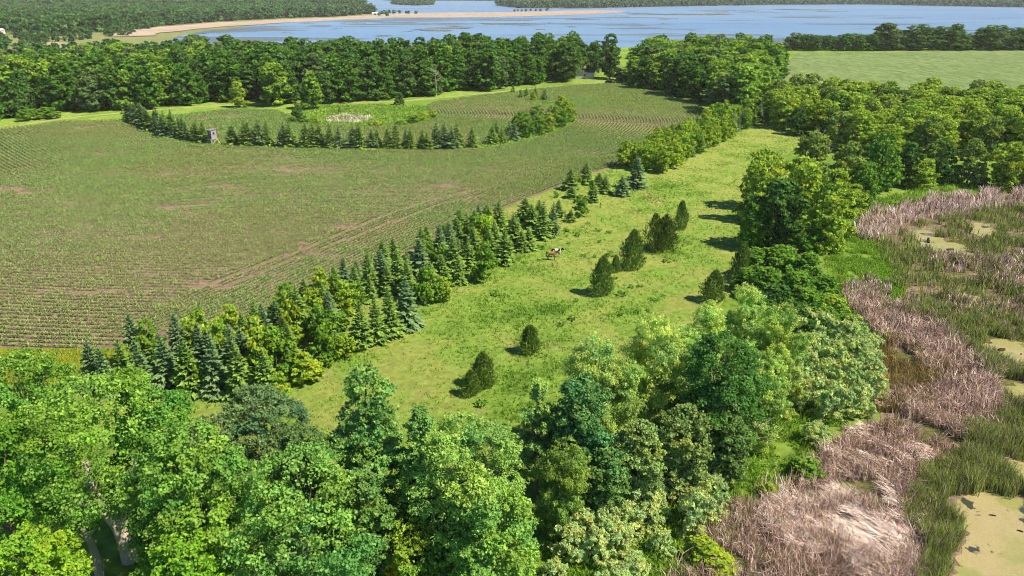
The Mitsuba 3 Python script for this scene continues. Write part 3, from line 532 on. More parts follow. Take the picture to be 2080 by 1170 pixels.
# forest band behind the crop field
band = pxpoly([(-90, 272), (0, 250), (60, 242), (160, 233), (280, 224), (400, 213), (470, 208), (560, 212), (650, 211), (760, 204), (880, 197), (1000, 183), (1100, 174), (1165, 164), (1180, 140), (1060, 143), (900, 152), (760, 160), (600, 160), (420, 152), (240, 155), (80, 165), (-90, 182)])
pts = scatter(band, 9.2, R_(23)); front = LineString(wpts([(-90, 272), (0, 250), (60, 242), (160, 233), (280, 224), (400, 213), (470, 208), (560, 212), (650, 211), (760, 204), (880, 197), (1000, 183), (1100, 174), (1165, 164)]))
for x, y in pts:
    d = front.distance(Point(x, y)); row = 'front edge' if d < 9 else 'middle' if d < 28 else 'back'
    left = x / y < -.45
    tn = rng.choice(['green', 'dark', 'bright', 'grey'], p=[.35, .15, .4, .1] if left else [.4, .38, .08, .14]); h = rng.uniform(12.5, 19.5) * (.86 if row == 'front edge' else 1) * (.9 if left else 1)
    add('forest_tree', f'forest_{tn}_{rng.integers(4)}', x, y, h, h * rng.uniform(.30, .40), rng, 'tree', '{o} ' + {'green': 'mid green', 'dark': 'dark green', 'bright': 'bright green', 'grey': 'grey-green'}[tn] + ' tree from the left at the ' + row + ' of the forest band', 'trees of the forest band', x)
for px, py, h, r, pn, lb in [(560, 215, 15, 5.6, 'forest_bright_0', 'broad light green tree that stands out of the forest front'), (637, 222, 13.0, 4.4, 'forest_bright_1', 'bright egg-shaped tree standing free before the forest'), (488, 218, 9, 3.2, 'mid_yellow_1', 'small yellow-green tree alone before the forest'),
                             (812, 213, 4.5, 2.0, 'mid_dark_2', 'little dark bush before the forest above the meadow'), (1150, 166, 17, 6.6, 'forest_dark_0', 'great dark spreading tree beside the pale shed'), (1238, 160, 20, 5.8, 'forest_dark_3', 'tallest dark tree, right behind the parked car'), (1205, 150, 15, 4, 'forest_dark_2', 'dark tree behind the pale shed'),
                             (1262, 163, 4.2, 4.2, 'mid_dark_2', 'low broad bush right behind the parked car')]:
    base('lone_tree' if 'bush' not in lb else 'bush', pn, px, py, h, r, lb, 'tree' if 'bush' not in lb else 'shrub')
for px, py in [(50, 246), (72, 243), (92, 240), (110, 241)]: base('bush', 'sapling_green_2', px, py, 3.6, 2.6, f'light green bush in the clump before the left end of the forest, {["leftmost", "second", "third", "rightmost"][[50, 72, 92, 110].index(px)]} there', 'shrub')
# meadow in the crop field: bushes round it
for px, py, h, r, pn, lb in [(607, 246, 5.6, 2.1, 'mid_dark_1', 'dark tall bush at the left end of the hollow meadow'), (620, 250, 2.6, 2.2, 'sapling_green_2', 'round green bush beside the dark tall bush'), (640, 252, 2.0, 1.8, 'sapling_yellow_2', 'pale bush third along the meadow edge'), (595, 250, 2.2, 1.8, 'sapling_green_2', 'low bush left of the dark tall bush'),
                             (760, 256, 1.8, 2.6, 'sapling_yellow_2', 'low pale bush below the dead reeds'), (840, 250, 2.6, 2.8, 'sapling_green_2', 'green bush in the middle of the meadow rim'), (860, 245, 2.6, 2.4, 'sapling_yellow_2', 'pale bush right on the meadow rim'), (878, 238, 2.4, 2.0, 'sapling_yellow_2', 'pale bush at the right end of the meadow'), (815, 254, 1.6, 2.2, 'sapling_green_2', 'small low bush on the meadow rim'), (690, 230, 2.2, .7, 'sapling_green_0', 'thin sapling alone in the meadow')]:
    base('bush', pn, px, py, h, r, lb, 'shrub')
# curved spruce row inside the field
d = 1.0; TOWER = at(434, 293)
L_end = ring_line.project(Point(*at(978, 300)[:2]))
while d < L_end:
    p = ring_line.interpolate(d); j = rng.normal(size=2) * .7; h = rng.uniform(4.6, 7.2)
    if not (rng.random() < .04) and math.hypot(p.x - TOWER[0], p.y + 1 - TOWER[1]) > 3.4:
        add('spruce_tree', f"spruce_{rng.choice(['green', 'blue', 'green'])}_{rng.integers(4)}", p.x + j[0], p.y + j[1], h, h * rng.uniform(.31, .40), rng, 'tree', '{o} spruce from the left in the curved row inside the crop field', 'spruces of the curved row', d)
    d += rng.uniform(1.7, 2.8)
for px, py, h in [(299, 262, 6.5), (322, 266, 7.2), (334, 279, 6.8), (352, 266, 6.6), (368, 280, 6)]:
    p = at(px, py); add('spruce_tree', f'spruce_blue_{rng.integers(4)}', p[0], p[1], h, h * .3, rng, 'tree', '{o} tall blue-green spruce from the left in the cluster starting the curved row', None, px)
# grove at the right end of the curved row
GR = [(1000, 292, 'spruce_green'), (1020, 290, 'spruce_green'), (1045, 285, 'spruce_blue'), (1070, 279, 'sapling_green'), (1095, 273, 'sapling_green'), (1115, 268, 'sapling_yellow'), (1140, 258, 'sapling_green'), (1158, 248, 'sapling_yellow'), (1010, 284, 'spruce_green'), (1035, 277, 'spruce_blue'), (1060, 270, 'sapling_green'), (1085, 264, 'spruce_green'), (1110, 256, 'spruce_blue'), (1130, 246, 'sapling_yellow'), (1150, 238, 'sapling_yellow'), (1090, 250, 'sapling_green'), (1115, 240, 'spruce_blue'), (1135, 230, 'spruce_green'), (1070, 258, 'spruce_green'), (1050, 266, 'sapling_green'),
      (1058, 200, 'spruce_blue'), (1070, 198, 'spruce_green'), (1088, 197, 'spruce_green'), (1106, 203, 'spruce_blue'), (1042, 190, 'spruce_green'), (1082, 205, 'sapling_yellow'), (1140, 222, 'sapling_yellow')]
for px, py, pn in GR:
    h = rng.uniform(4.2, 6.2) * (.8 if py < 206 else 1); p = at(px, py)
    add(pn.split('_')[0] + '_tree', f'{pn}_{rng.integers(3)}', p[0], p[1], h, h * (.34 if 'spruce' in pn else .45), rng, 'tree', {'spruce_green': 'green spruce', 'spruce_blue': 'blue-green spruce', 'sapling_green': 'leafy green young tree', 'sapling_yellow': 'yellow-green young tree'}[pn] + ' in the grove at the crop curve, {o} from the left', 'young trees of the grove at the curve', px + py * .01)
# long windbreak of spruces between field and pasture
A0, A1 = wpts([(330, 752), (985, 466)]); u = (A1 - A0) / np.linalg.norm(A1 - A0); nrm = np.array([u[1], -u[0]])
gaps = [pxpoly([(720, 655), (770, 620), (830, 612), (800, 650), (745, 678)]), pxpoly([(585, 730), (640, 690), (680, 700), (640, 730), (600, 745)])]
for row in range(5):
    d = row * .8 - 3
    while d < np.linalg.norm(A1 - A0) + (2 if row < 2 else -2):
        q = A0 + u * d + nrm * (.2 + row * 3.0 + rng.normal() * .35) + u * rng.normal() * .3
        w = np.clip(d / np.linalg.norm(A1 - A0), 0, 1)
        if not any(g.contains(Point(*q)) for g in gaps) and rng.random() > (.05, .08, .12, .28, .6)[row]:
            h = rng.uniform(3.4, 6.7) * (1.0 - .1 * (row > 3)); tn = rng.choice(['blue', 'green'], p=[.35, .65] if w < .5 else [.2, .8])
            if rng.random() < (.38 if w < .40 else .07):
                pn = rng.choice(['sapling_yellow', 'sapling_green'], p=[.45, .55]); h = rng.uniform(3.6, 6.4)
                add('sapling_tree', f'{pn}_{rng.integers(3)}', q[0], q[1], h, h * rng.uniform(.30, .42), rng, 'tree', '{o} ' + ('yellow-green' if 'yellow' in pn else 'fresh green') + ' young tree from the near end inside the windbreak', 'young trees inside the windbreak', d)
            else: add('spruce_tree', f'spruce_{tn}_{rng.integers(4)}', q[0], q[1], h, h * rng.uniform(.27, .36), rng, 'tree', '{o} spruce from the near end in the ' + ('field-side', 'second', 'middle', 'fourth', 'pasture-side')[row] + ' line of the long windbreak', 'spruces of the long windbreak', d)
        d += rng.uniform(2.3, 3.0)
for px, py, h, tn in [(828, 664, 7.0, 'blue'), (795, 682, 6.6, 'green'), (735, 705, 6.2, 'green'), (768, 694, 6.0, 'green'), (195, 790, 6.0, 'blue'), (225, 800, 5.6, 'blue'), (255, 790, 6, 'green'), (300, 800, 6.6, 'blue'), (285, 745, 7, 'blue'), (345, 790, 6.5, 'blue'), (390, 800, 6.8, 'green'), (440, 800, 6.8, 'blue'), (490, 806, 6.5, 'green'), (545, 808, 6, 'green'), (420, 770, 7, 'blue'), (480, 775, 7, 'blue')]:
    x = at(px, py); add('spruce_tree', f'spruce_{tn}_{rng.integers(4)}', x[0], x[1], h, h * (.29 if px > 800 else .26), rng, 'tree', '{o} spruce from the left at the ragged near edge of the windbreak', 'spruces at the ragged near end', px)
for px, py, h, r, pn, lb in [(620, 775, 3.4, 2.1, 'sapling_yellow_2', 'broad yellow-green round bush at the pasture edge of the windbreak'), (535, 775, 6.6, 1.8, 'sapling_yellow_0', 'yellow-green young tree left of the broad round bush'), (420, 748, 7.2, 1.7, 'sapling_yellow_0', 'brightest yellow young tree among the near spruces'), (458, 752, 6.2, 1.5, 'sapling_yellow_1', 'yellow young tree right of the brightest yellow one'), (318, 748, 6, 1.6, 'sapling_green_0', 'fresh green young tree at the field corner'), (270, 770, 4.2, 1.2, 'sapling_yellow_0', 'yellow-green young tree at the left end of the windbreak'), (205, 775, 4, 1.4, 'sapling_green_1', 'green young tree leftmost of the windbreak'),
                             (702, 728, 3.0, 1.2, 'sapling_yellow_1', 'yellow-green bush at the pasture edge right of the broad round bush'), (664, 735, 4.6, 1.5, 'sapling_green_0', 'leafy green young tree between two yellow-green bushes'), (605, 700, 2.6, 1.0, 'sapling_yellow_0', 'small yellow bush in the grass gap of the windbreak'), (903, 610, 3.4, 1.4, 'sapling_yellow_1', 'yellow-green bush under the far spruces of the windbreak'), (985, 570, 6.0, 2.0, 'sapling_green_0', 'leafy green tree at the far end of the windbreak'), (570, 810, 3, 1.2, 'sapling_yellow_1', 'yellow-green bush at the lowest edge of the windbreak'), (680, 610, 4, 1.1, 'sapling_green_0', 'green young tree among the field-side spruces'), (592, 690, 6.6, 1.4, 'sapling_yellow_0', 'yellow-green young tree in the midst of the near spruces'), (660, 745, 1.6, 1.1, 'sapling_green_2', 'low green bush at the feet of the leafy young tree')]:
    base('young_tree' if 'tree' in lb.split()[:5] or h > 4 else 'bush', pn, px, py, h, r, lb, 'tree' if h > 4 else 'shrub')
# scattered spruces between windbreak and grove
for i, (px, py, pt, w) in enumerate([(1159, 385, 347, 30), (1191, 373, 333, 27), (1162, 402, 380, 24), (1204, 410, 370, 22), (1217, 378, 354, 24), (1229, 392, 360, 24), (1264, 397, 360, 28), (1293, 382, 325, 38), (1159, 450, 427, 18), (1067, 452, 405, 40), (1103, 484, 415, 32), (1123, 475, 417, 28), (1135, 440, 408, 22), (1048, 494, 435, 26), (1073, 506, 467, 30), (1024, 536, 472, 36), (965, 490, 432, 44), (990, 482, 420, 40), (950, 480, 436, 30), (1082, 462, 418, 30), (1095, 446, 410, 26)]):
    p = at(px, py); dd = math.hypot(p[1], CAM_H - 2) ; h = 1.08 * (py - pt) * dd / F / .94; r = 1.25 * w / 2 * dd / F
    add('spruce_tree', f"spruce_{'blue' if i in (6, 7, 11) else 'green'}_{i % 4}", p[0], p[1], h, r * 1.1, rng, 'tree', 'free-standing spruce on the pasture beyond the windbreak, {o} from the left', 'free-standing spruces', px + .01 * py)
for px, py, h, r, pn, lb in [(1180, 441, 4.3, 1.6, 'sapling_green_1', 'round leafy tree among the free-standing spruces'), (1018, 470, 3.5, 1.3, 'sapling_yellow_0', 'yellow-green young tree at the field edge by the free-standing spruces'), (1172, 376, 2.6, 1, 'sapling_yellow_0', 'small yellow-green bush beside a free-standing spruce'), (1128, 400, 1.2, .9, 'bush_0', 'low tuft bush beside the free-standing spruces')]:
    base('young_tree' if 'tree' in lb else 'bush', pn, px, py, h, r, lb, 'tree' if 'tree' in lb else 'shrub')
# grove strip of young trees up to the belt
G0, G1 = wpts([(1312, 345), (1520, 240)]); gu = (G1 - G0) / np.linalg.norm(G1 - G0); gn = np.array([gu[1], -gu[0]]); d = 0
while d < np.linalg.norm(G1 - G0):
    for row in range(4):
        q = G0 + gu * (d + rng.normal() * .5) + gn * (-5.5 + row * 3.2 + rng.normal() * .6); pn = rng.choice(['sapling_yellow', 'sapling_green', 'spruce_green', 'spruce_blue'], p=[.60, .14, .16, .10]); h = rng.uniform(4.2, 6.6)
        add(pn.split('_')[0] + '_tree', f'{pn}_{rng.integers(3)}', q[0], q[1], h, h * (.3 if 'spruce' in pn else .36), rng, 'tree', {'spruce_green': 'green spruce', 'spruce_blue': 'blue-green spruce', 'sapling_green': 'leafy green young tree', 'sapling_yellow': 'yellow-green young tree'}[pn] + ' in the strip between field and pasture, {o} from the near end', 'young trees of the mixed strip', d)
    d += 3.0
# cedars on the pasture
for px, py, pt, w, pn, hd, lb in [(1383, 466, 410, 26, 'cedar_0', 1, 'dark pointed cedar, farthest of the pasture cedars'), (1283, 546, 469, 44, 'cedar_1', 1, 'dark cedar second farthest from the right of the pasture line'), (1251, 553, 518, 18, 'cedar_2', 1, 'thin small cedar between two larger cedars'), (1222, 598, 521, 42, 'cedar_2', 1, 'dark cedar with a big shadow, nearest of the pasture line'), (1076, 716, 658, 42, 'cedar_1', 1, 'small dense cedar alone in the lush grass'), (984, 785, 712, 46, 'cedar_2', 1, 'olive cedar, taller of the near pair'), (957, 802, 748, 34, 'cedar_0', 1, 'olive cedar, lower of the near pair')]:
    p = at(px, py); dd = math.hypot(p[1], CAM_H - 2); h = (py - pt) * dd / F / .92; add('cedar_tree', pn, p[0], p[1], h, w / 2 * dd / F * .96, rng, 'tree', lb)
r = R_(77); cm, tr = cedar(r, 6.6, 2.9, (.055, .090, .022), 5200, 5); k = num('cedar_tree'); p = at(1340, 507); tw = T().translate([float(p[0]), float(p[1]), 0])
scene[k + '__crown'] = {**vply(cm, 'needle'), 'to_world': tw}; scene[k + '__trunk'] = {**mikit.ply(tr, 'bark', smooth=True), 'to_world': tw}; tag(k, 'widest cedar clump with several pointed heads on the pasture', 'tree')
# small weeds and thistle clumps on the pasture
WD = [(1237, 474), (1220, 493), (1185, 520), (1207, 522), (1240, 520), (1250, 568), (1330, 612), (1300, 582), (1318, 632), (1296, 636), (1215, 470), (1175, 480), (1100, 505), (1356, 532), (1372, 530), (1148, 470), (1195, 455), (978, 822), (1262, 642), (1155, 495), (1095, 530), (1300, 470), (1165, 650), (1140, 660), (1170, 612), (1010, 600), (1265, 600), (1283, 585)]
for px, py in WD:
    p = at(px, py); s = rng.uniform(.35, .85); add('weed', f'bush_{rng.integers(2)}', p[0], p[1], s, s, rng, 'plant', 'dark green weed clump on the grazed pasture, {o} from the left', 'weed clumps on the pasture', px)

# resolve the ordinals
for fmt, members in GROUPS.items():
    for i, (o, k) in enumerate(sorted(members)):
        labels[k]['label'] = fmt.replace('{o}', ordinal(i + 1))

# ------------------------------------------------------------------ distant woods: uncountable, one object
rng = R_(31); far_pts = []
land = pxpoly([(-200, 62), (0, 62), (60, 78), (110, 76), (200, 66), (330, 52), (430, 45), (560, 38), (680, 34), (770, 27), (700, 14), (600, 8), (480, 1.5), (300, -1), (-300, -1)], LZ)
for x, y in scatter(land, 15, rng):
    if rng.random() < np.clip((1700 / y) ** 2, .1, .95): far_pts.append((x, y, rng.uniform(10, 17) * (1 if y < 1700 else 1.3), LZ))
for x, y in scatter(pxpoly([(-200, 112), (60, 100), (150, 84), (260, 75), (330, 52), (200, 66), (100, 74), (0, 62), (-200, 62)], LZ), 14, rng):
    if rng.random() < .45: far_pts.append((x, y, rng.uniform(4, 9), LZ))
for x, y in scatter(far_shore.difference(pxpoly([(900, -20), (3300, -20), (3300, 3), (900, 3)], WZ)), 21, rng): far_pts.append((x, y, rng.uniform(14, 22), WZ))
for g in islets:
    for x, y in scatter(g.buffer(-4), 13, rng): far_pts.append((x, y, rng.uniform(8, 15), WZ))
for px, py in [(775, 29), (782, 28.5), (790, 28), (800, 28), (812, 27.5), (830, 28), (845, 28), (1045, 23.5), (1052, 23), (1060, 23.5), (1068, 23), (1078, 22.5), (1088, 23), (1098, 23), (1112, 22), (786, 33), (770, 32), (825, 28)]:
    p = at(px, py, WZ); far_pts.append((p[0], p[1], rng.uniform(4, 7), WZ))
for x, y in scatter(back, 13, rng):
    if rng.random() < .5: far_pts.append((x, y, rng.uniform(3, 7), 0.0))
hidden = pxpoly([(20, 66), (75, 66), (75, 58), (20, 58)], LZ)
for i, (x, y, h, z) in enumerate(far_pts):
    if hidden.contains(Point(x, y)): h *= .35
    inst(f'distant_wood__{i + 1:04d}', f'distant_{i % 3}', x, y, h, h * rng.uniform(.5, .68), rng.uniform(0, 360), z)
tag('distant_wood', 'hazy wooded shores and islands of the lake on the horizon', 'woodland', kind='stuff')

# ------------------------------------------------------------------ crop rows, grass, reeds
rng = R_(41)
def blades(P, H, W, lean, C, rng, seg=2):
    """Bent upright blades: 3 triangles each (1 when seg is 1)."""
    n = len(P); a = rng.random(n) * 6.283; s = np.stack([np.cos(a), np.sin(a), 0 * a], 1)
    if np.ndim(lean) == 1:
        b = rng.random(n) * 6.283; lv = np.stack([np.cos(b), np.sin(b), 0 * b], 1) * lean[:, None]
    else:
        lv = lean; low = np.linalg.norm(lv, axis=1) > .8
        s = np.where(low[:, None], unit(np.stack([-lv[:, 1], lv[:, 0], .25 * rng.normal(size=n)], 1)), s)
    H, W = H[:, None], W[:, None]; up = np.array([0, 0, 1.0])
    P3 = np.column_stack([P, np.zeros(n)]) if P.shape[1] == 2 else P
    tip = P3 + lv * H + up * H * np.sqrt(np.maximum(1 - (lv ** 2).sum(1, keepdims=True), .02))
    if seg == 1:
        return np.stack([P3 - s * W / 2, P3 + s * W / 2, tip], 1).reshape(-1, 3), np.arange(3 * n).reshape(-1, 3), np.repeat(C, 3, 0)
    flatness = np.clip((np.linalg.norm(lv, axis=1, keepdims=True) - .7) * 5, 0, 1); mid = P3 + lv * H * (.3 + .25 * flatness) + up * H * (.6 - .53 * flatness)
    v = np.stack([P3 - s * W / 2, P3 + s * W / 2, mid - s * W * .42, mid + s * W * .42, tip], 1).reshape(-1, 3); i = np.arange(n)[:, None] * 5
    return v, np.stack([i + [0, 1, 3], i + [0, 3, 2], i + [2, 3, 4]], 1).reshape(-1, 3), np.repeat(C, 5, 0)
diag = LineString(smooth_line(wpts([(420, 707), (680, 592), (940, 457), (1040, 417), (1150, 373), (1290, 323), (1400, 263), (1432, 240)])))
zone2 = pxpoly([(300, 640), (390, 586), (560, 515), (700, 462), (850, 420), (985, 385), (1150, 330), (1275, 290), (1340, 262), (1432, 236), (1500, 240), (1290, 330), (1040, 420), (680, 600), (420, 712), (250, 712)])
tracks = [LineString(smooth_line(wpts([(395, 588), (560, 530), (700, 472), (800, 432), (900, 400), (960, 388)]))), LineString(smooth_line(wpts([(440, 592), (600, 527), (740, 475), (830, 440), (920, 408), (985, 398)])))]
P = []
def walk(line, step):
    for g in getattr(line, 'geoms', [line]):
        if g.length < 3: continue
        ds = np.arange(0, g.length, step); q = shapely.line_interpolate_point(g, ds); P.append(np.column_stack([shapely.get_x(q), shapely.get_y(q)]))
inner, other = field.difference(zone2), field.intersection(zone2)
ext = LineString(smooth_line(np.vstack([wpts([(120, 200), (365, 291), (400, 294), (450, 295)]), ring[ring_line.coords and np.arange(len(ring)) > len(ring) * .30], wpts([(1000, 183), (900, 188)])]), 2)).simplify(.05)
for k in range(-60, 152):
    if k == 0: continue
    l = ext.offset_curve(-k * 1.08, join_style='round').intersection(inner)
    walk(l, .18)
for k in range(1, 45):
    l = diag.offset_curve(k * .85, join_style='round').intersection(other)
    walk(l, .18)
P = np.vstack(P)
from scipy.spatial import cKDTree
gx, gy = np.meshgrid(np.arange(-260, 90, .21), np.arange(75, 345, 1.0)); gy = gy + .12 * gx % 1.0; G = np.column_stack([gx.ravel(), gy.ravel()]); G = G[shapely.contains_xy(field, G[:, 0], G[:, 1])]
P = np.vstack([P, G[cKDTree(P).query(G, distance_upper_bound=1.5)[0] > 1.3]]); P = P + rng.normal(size=P.shape) * .04
b = bare(P[:, 0], P[:, 1], np) + .25 * (meshkit.fbm(np.column_stack([P * .35, 0 * P[:, 0]]), 3, 5) - .5)
b = b + .5 * (meshkit.noise(np.column_stack([P * .8, 0 * P[:, 0]]), 8) - .5)
keep = rng.random(len(P)) > np.clip((b - .22) * 1.0, .03, .85)
for t in tracks: keep &= (shapely.distance(shapely.points(P), t) > .5) | (rng.random(len(P)) < .12)
P, b = P[keep], b[keep]; n = len(P); print('crop plants', n)
far = np.hypot(P[:, 0], P[:, 1])
size = (.34 + .0011 * np.clip(far - 120, 0, 150)) * rng.uniform(.7, 1.35, n) * np.clip(1.15 - .5 * b, .6, 1.2)
CG = np.where((meshkit.noise(np.column_stack([P * .04, 0 * P[:, 0]]), 3) > .5)[:, None], (.186, .308, .092), (.204, .296, .094)) * (1 + .18 * rng.normal(size=(n, 1)))
a0 = rng.random(n) * 6.283; parts = []
for k in range(3):
    a = a0 + k * 2.09 + rng.normal(size=n) * .3; D = np.stack([np.cos(a), np.sin(a), np.full(n, 1.35)], 1)
    parts.append(tris(np.column_stack([P, size * .42]) + D * size[:, None] * .28, D, np.stack([-np.cos(a) * .7, -np.sin(a) * .7, np.full(n, 1.)], 1), size * 1.0, size * .48, CG))
scene['crop_plants'] = vply(cat_mesh(parts), 'blade'); tag('crop_plants', 'young green crop plants in curving rows on the brown field', 'crops', kind='stuff')

# pasture grass
turf = pasture.difference(field).difference(marsh)
P = sample(turf, 60000, rng); l = lush(P[:, 0], P[:, 1], np) + .9 * (meshkit.fbm(np.column_stack([P * .3, 0 * P[:, 0]]), 3, 2) - .5)
keep = rng.random(len(P)) < np.clip(.08 + .75 * l, .05, 1); P, l = P[keep], np.clip(l[keep], 0, 1.2); n = len(P)
Cc = np.array([.225, .31, .066]) * (1 - np.clip(l, 0, 1))[:, None] + np.array([.145, .275, .034]) * np.clip(l, 0, 1)[:, None]; Cc = Cc * (1 + .2 * rng.normal(size=(n, 1)))
parts = [blades(P + rng.normal(size=P.shape) * .12, (.12 + .34 * l) * rng.uniform(.6, 1.4, n), .09 + .10 * rng.random(n), rng.uniform(.1, .6, n), Cc, rng, 1) for _ in range(3)]
# grass verges by the field, the hollow meadow and under the windbreak
verge = shapely.union_all([strip, pxpoly([(866, 216), (893, 240), (830, 256), (700, 257), (602, 251), (592, 236), (620, 216), (760, 212)])])
P = sample(verge, 9000, rng); n = len(P); Cc = hue((.17, .30, .05), rng, n, .25, .2)
parts += [blades(P + rng.normal(size=P.shape) * .2, rng.uniform(.3, .7, n), .25 + .2 * rng.random(n), rng.uniform(.1, .6, n), Cc, rng, 1) for _ in range(2)]
low = pxpoly([(0, 712), (250, 712), (300, 780), (0, 780)]); P = sample(low, 9000, rng); n = len(P); Cc = hue((.27, .33, .040), rng, n, .2, .15)
parts += [blades(P + rng.normal(size=P.shape) * .1, rng.uniform(.3, .6, n), .08 + .06 * rng.random(n), rng.uniform(.1, .6, n), Cc, rng, 1) for _ in range(2)]
scene['pasture_grass'] = vply(cat_mesh(parts), 'blade'); tag('pasture_grass', 'yellow-green pasture grass, grazed short with lusher patches', 'grass', kind='stuff')

# marsh vegetation
def bed(poly, n, h, w, lean, col, rng, amp=.2, clump=.0, flat=None, edge=2.2, thin=.33):
    poly = poly.buffer(edge * .5).difference(pond_all)
    if clump:
        c = sample(poly, max(1, int(n / 26)), rng); i = rng.integers(0, len(c), n); P = c[i] + rng.normal(size=(n, 2)) * clump; hc = rng.uniform(.7, 1.25, len(c))[i]; cc = (1 + .20 * rng.normal(size=len(c)))[i]; ca = (rng.random(len(c)) * 6.28)[i]
        ok0 = ok = shapely.contains_xy(poly.buffer(.5), P[:, 0], P[:, 1]); P, hc, cc = P[ok], hc[ok], cc[ok]
    else: P = sample(poly, n, rng); hc, cc = np.ones(n), np.ones(n)
    q = np.column_stack([P, 0 * P[:, 0]]); sd = shapely.distance(shapely.points(P), poly.boundary) * np.where(shapely.contains_xy(poly, P[:, 0], P[:, 1]), 1, -1)
    ok = (sd > (meshkit.fbm(q * .22, 3, 11) - .5) * edge * 2) & (meshkit.fbm(q * .35, 3, 12) > thin); P, hc, cc = P[ok], hc[ok], cc[ok]; q = q[ok]
    if flat is not None:
        m_ = meshkit.fbm(np.column_stack([q[:, 0] * .6 + q[:, 1] * .8, (q[:, 0] * .8 - q[:, 1] * .6) * .22, 0 * q[:, 0]]) * 1.5, 3, 14) > .47; P, hc, cc, q = P[m_], hc[m_], cc[m_], q[m_]
    hc = hc * (.6 + .8 * meshkit.noise(q * .45, 5))
    n = len(P); C = np.asarray(col)[rng.integers(0, len(col), n)] * (1 + amp * rng.normal(size=(n, 1))) * cc[:, None]
    if flat is not None:
        a = flat + rng.normal(size=n) * .38; lv = np.stack([np.cos(a), np.sin(a), 0 * a], 1) * rng.uniform(.955, .995, n)[:, None]
    elif clump:
        a = ca[ok0][ok] + rng.normal(size=n) * .7; lv = np.stack([np.cos(a), np.sin(a), 0 * a], 1) * rng.uniform(*lean, n)[:, None]
    else: lv = rng.uniform(*lean, n)
    if flat is not None:
        q = np.column_stack([P[:, 0] * .8 - P[:, 1] * .6, (P[:, 0] * .6 + P[:, 1] * .8) * .35, 0 * P[:, 0]]); P3 = np.column_stack([P, np.clip(meshkit.fbm(q * 1.4, 3, 9) * 1.7 - .45, 0, 2) * .25 + rng.random(n) * .3])
    else: P3 = np.column_stack([P, rng.random(n) * .02])
    return blades(P3, rng.uniform(*h, n) * hc, rng.uniform(*w, n), lv, np.maximum(C, .01), rng)
MAUVE = [(.50, .385, .355), (.37, .275, .25), (.62, .51, .485), (.19, .13, .11), (.22, .19, .085)]; PALE = [(.66, .58, .55), (.68, .64, .62), (.58, .49, .45)]; GREENR = [(.155, .23, .058), (.185, .255, .055), (.125, .185, .052), (.24, .275, .10), (.19, .24, .05), (.29, .23, .19)]; TAN = [(.26, .20, .09), (.20, .19, .06), (.30, .24, .12)]; GRASS = [(.165, .31, .034), (.14, .27, .036), (.21, .33, .045)]
lodged = pxpoly([(1610, 1050), (1670, 1005), (1730, 990), (1800, 1020), (1850, 1060), (1840, 1110), (1880, 1150), (1860, 1190), (1790, 1160), (1720, 1110), (1640, 1085)]).union(pxpoly([(1690, 905), (1760, 880), (1840, 885), (1850, 920), (1740, 950), (1690, 935)]))
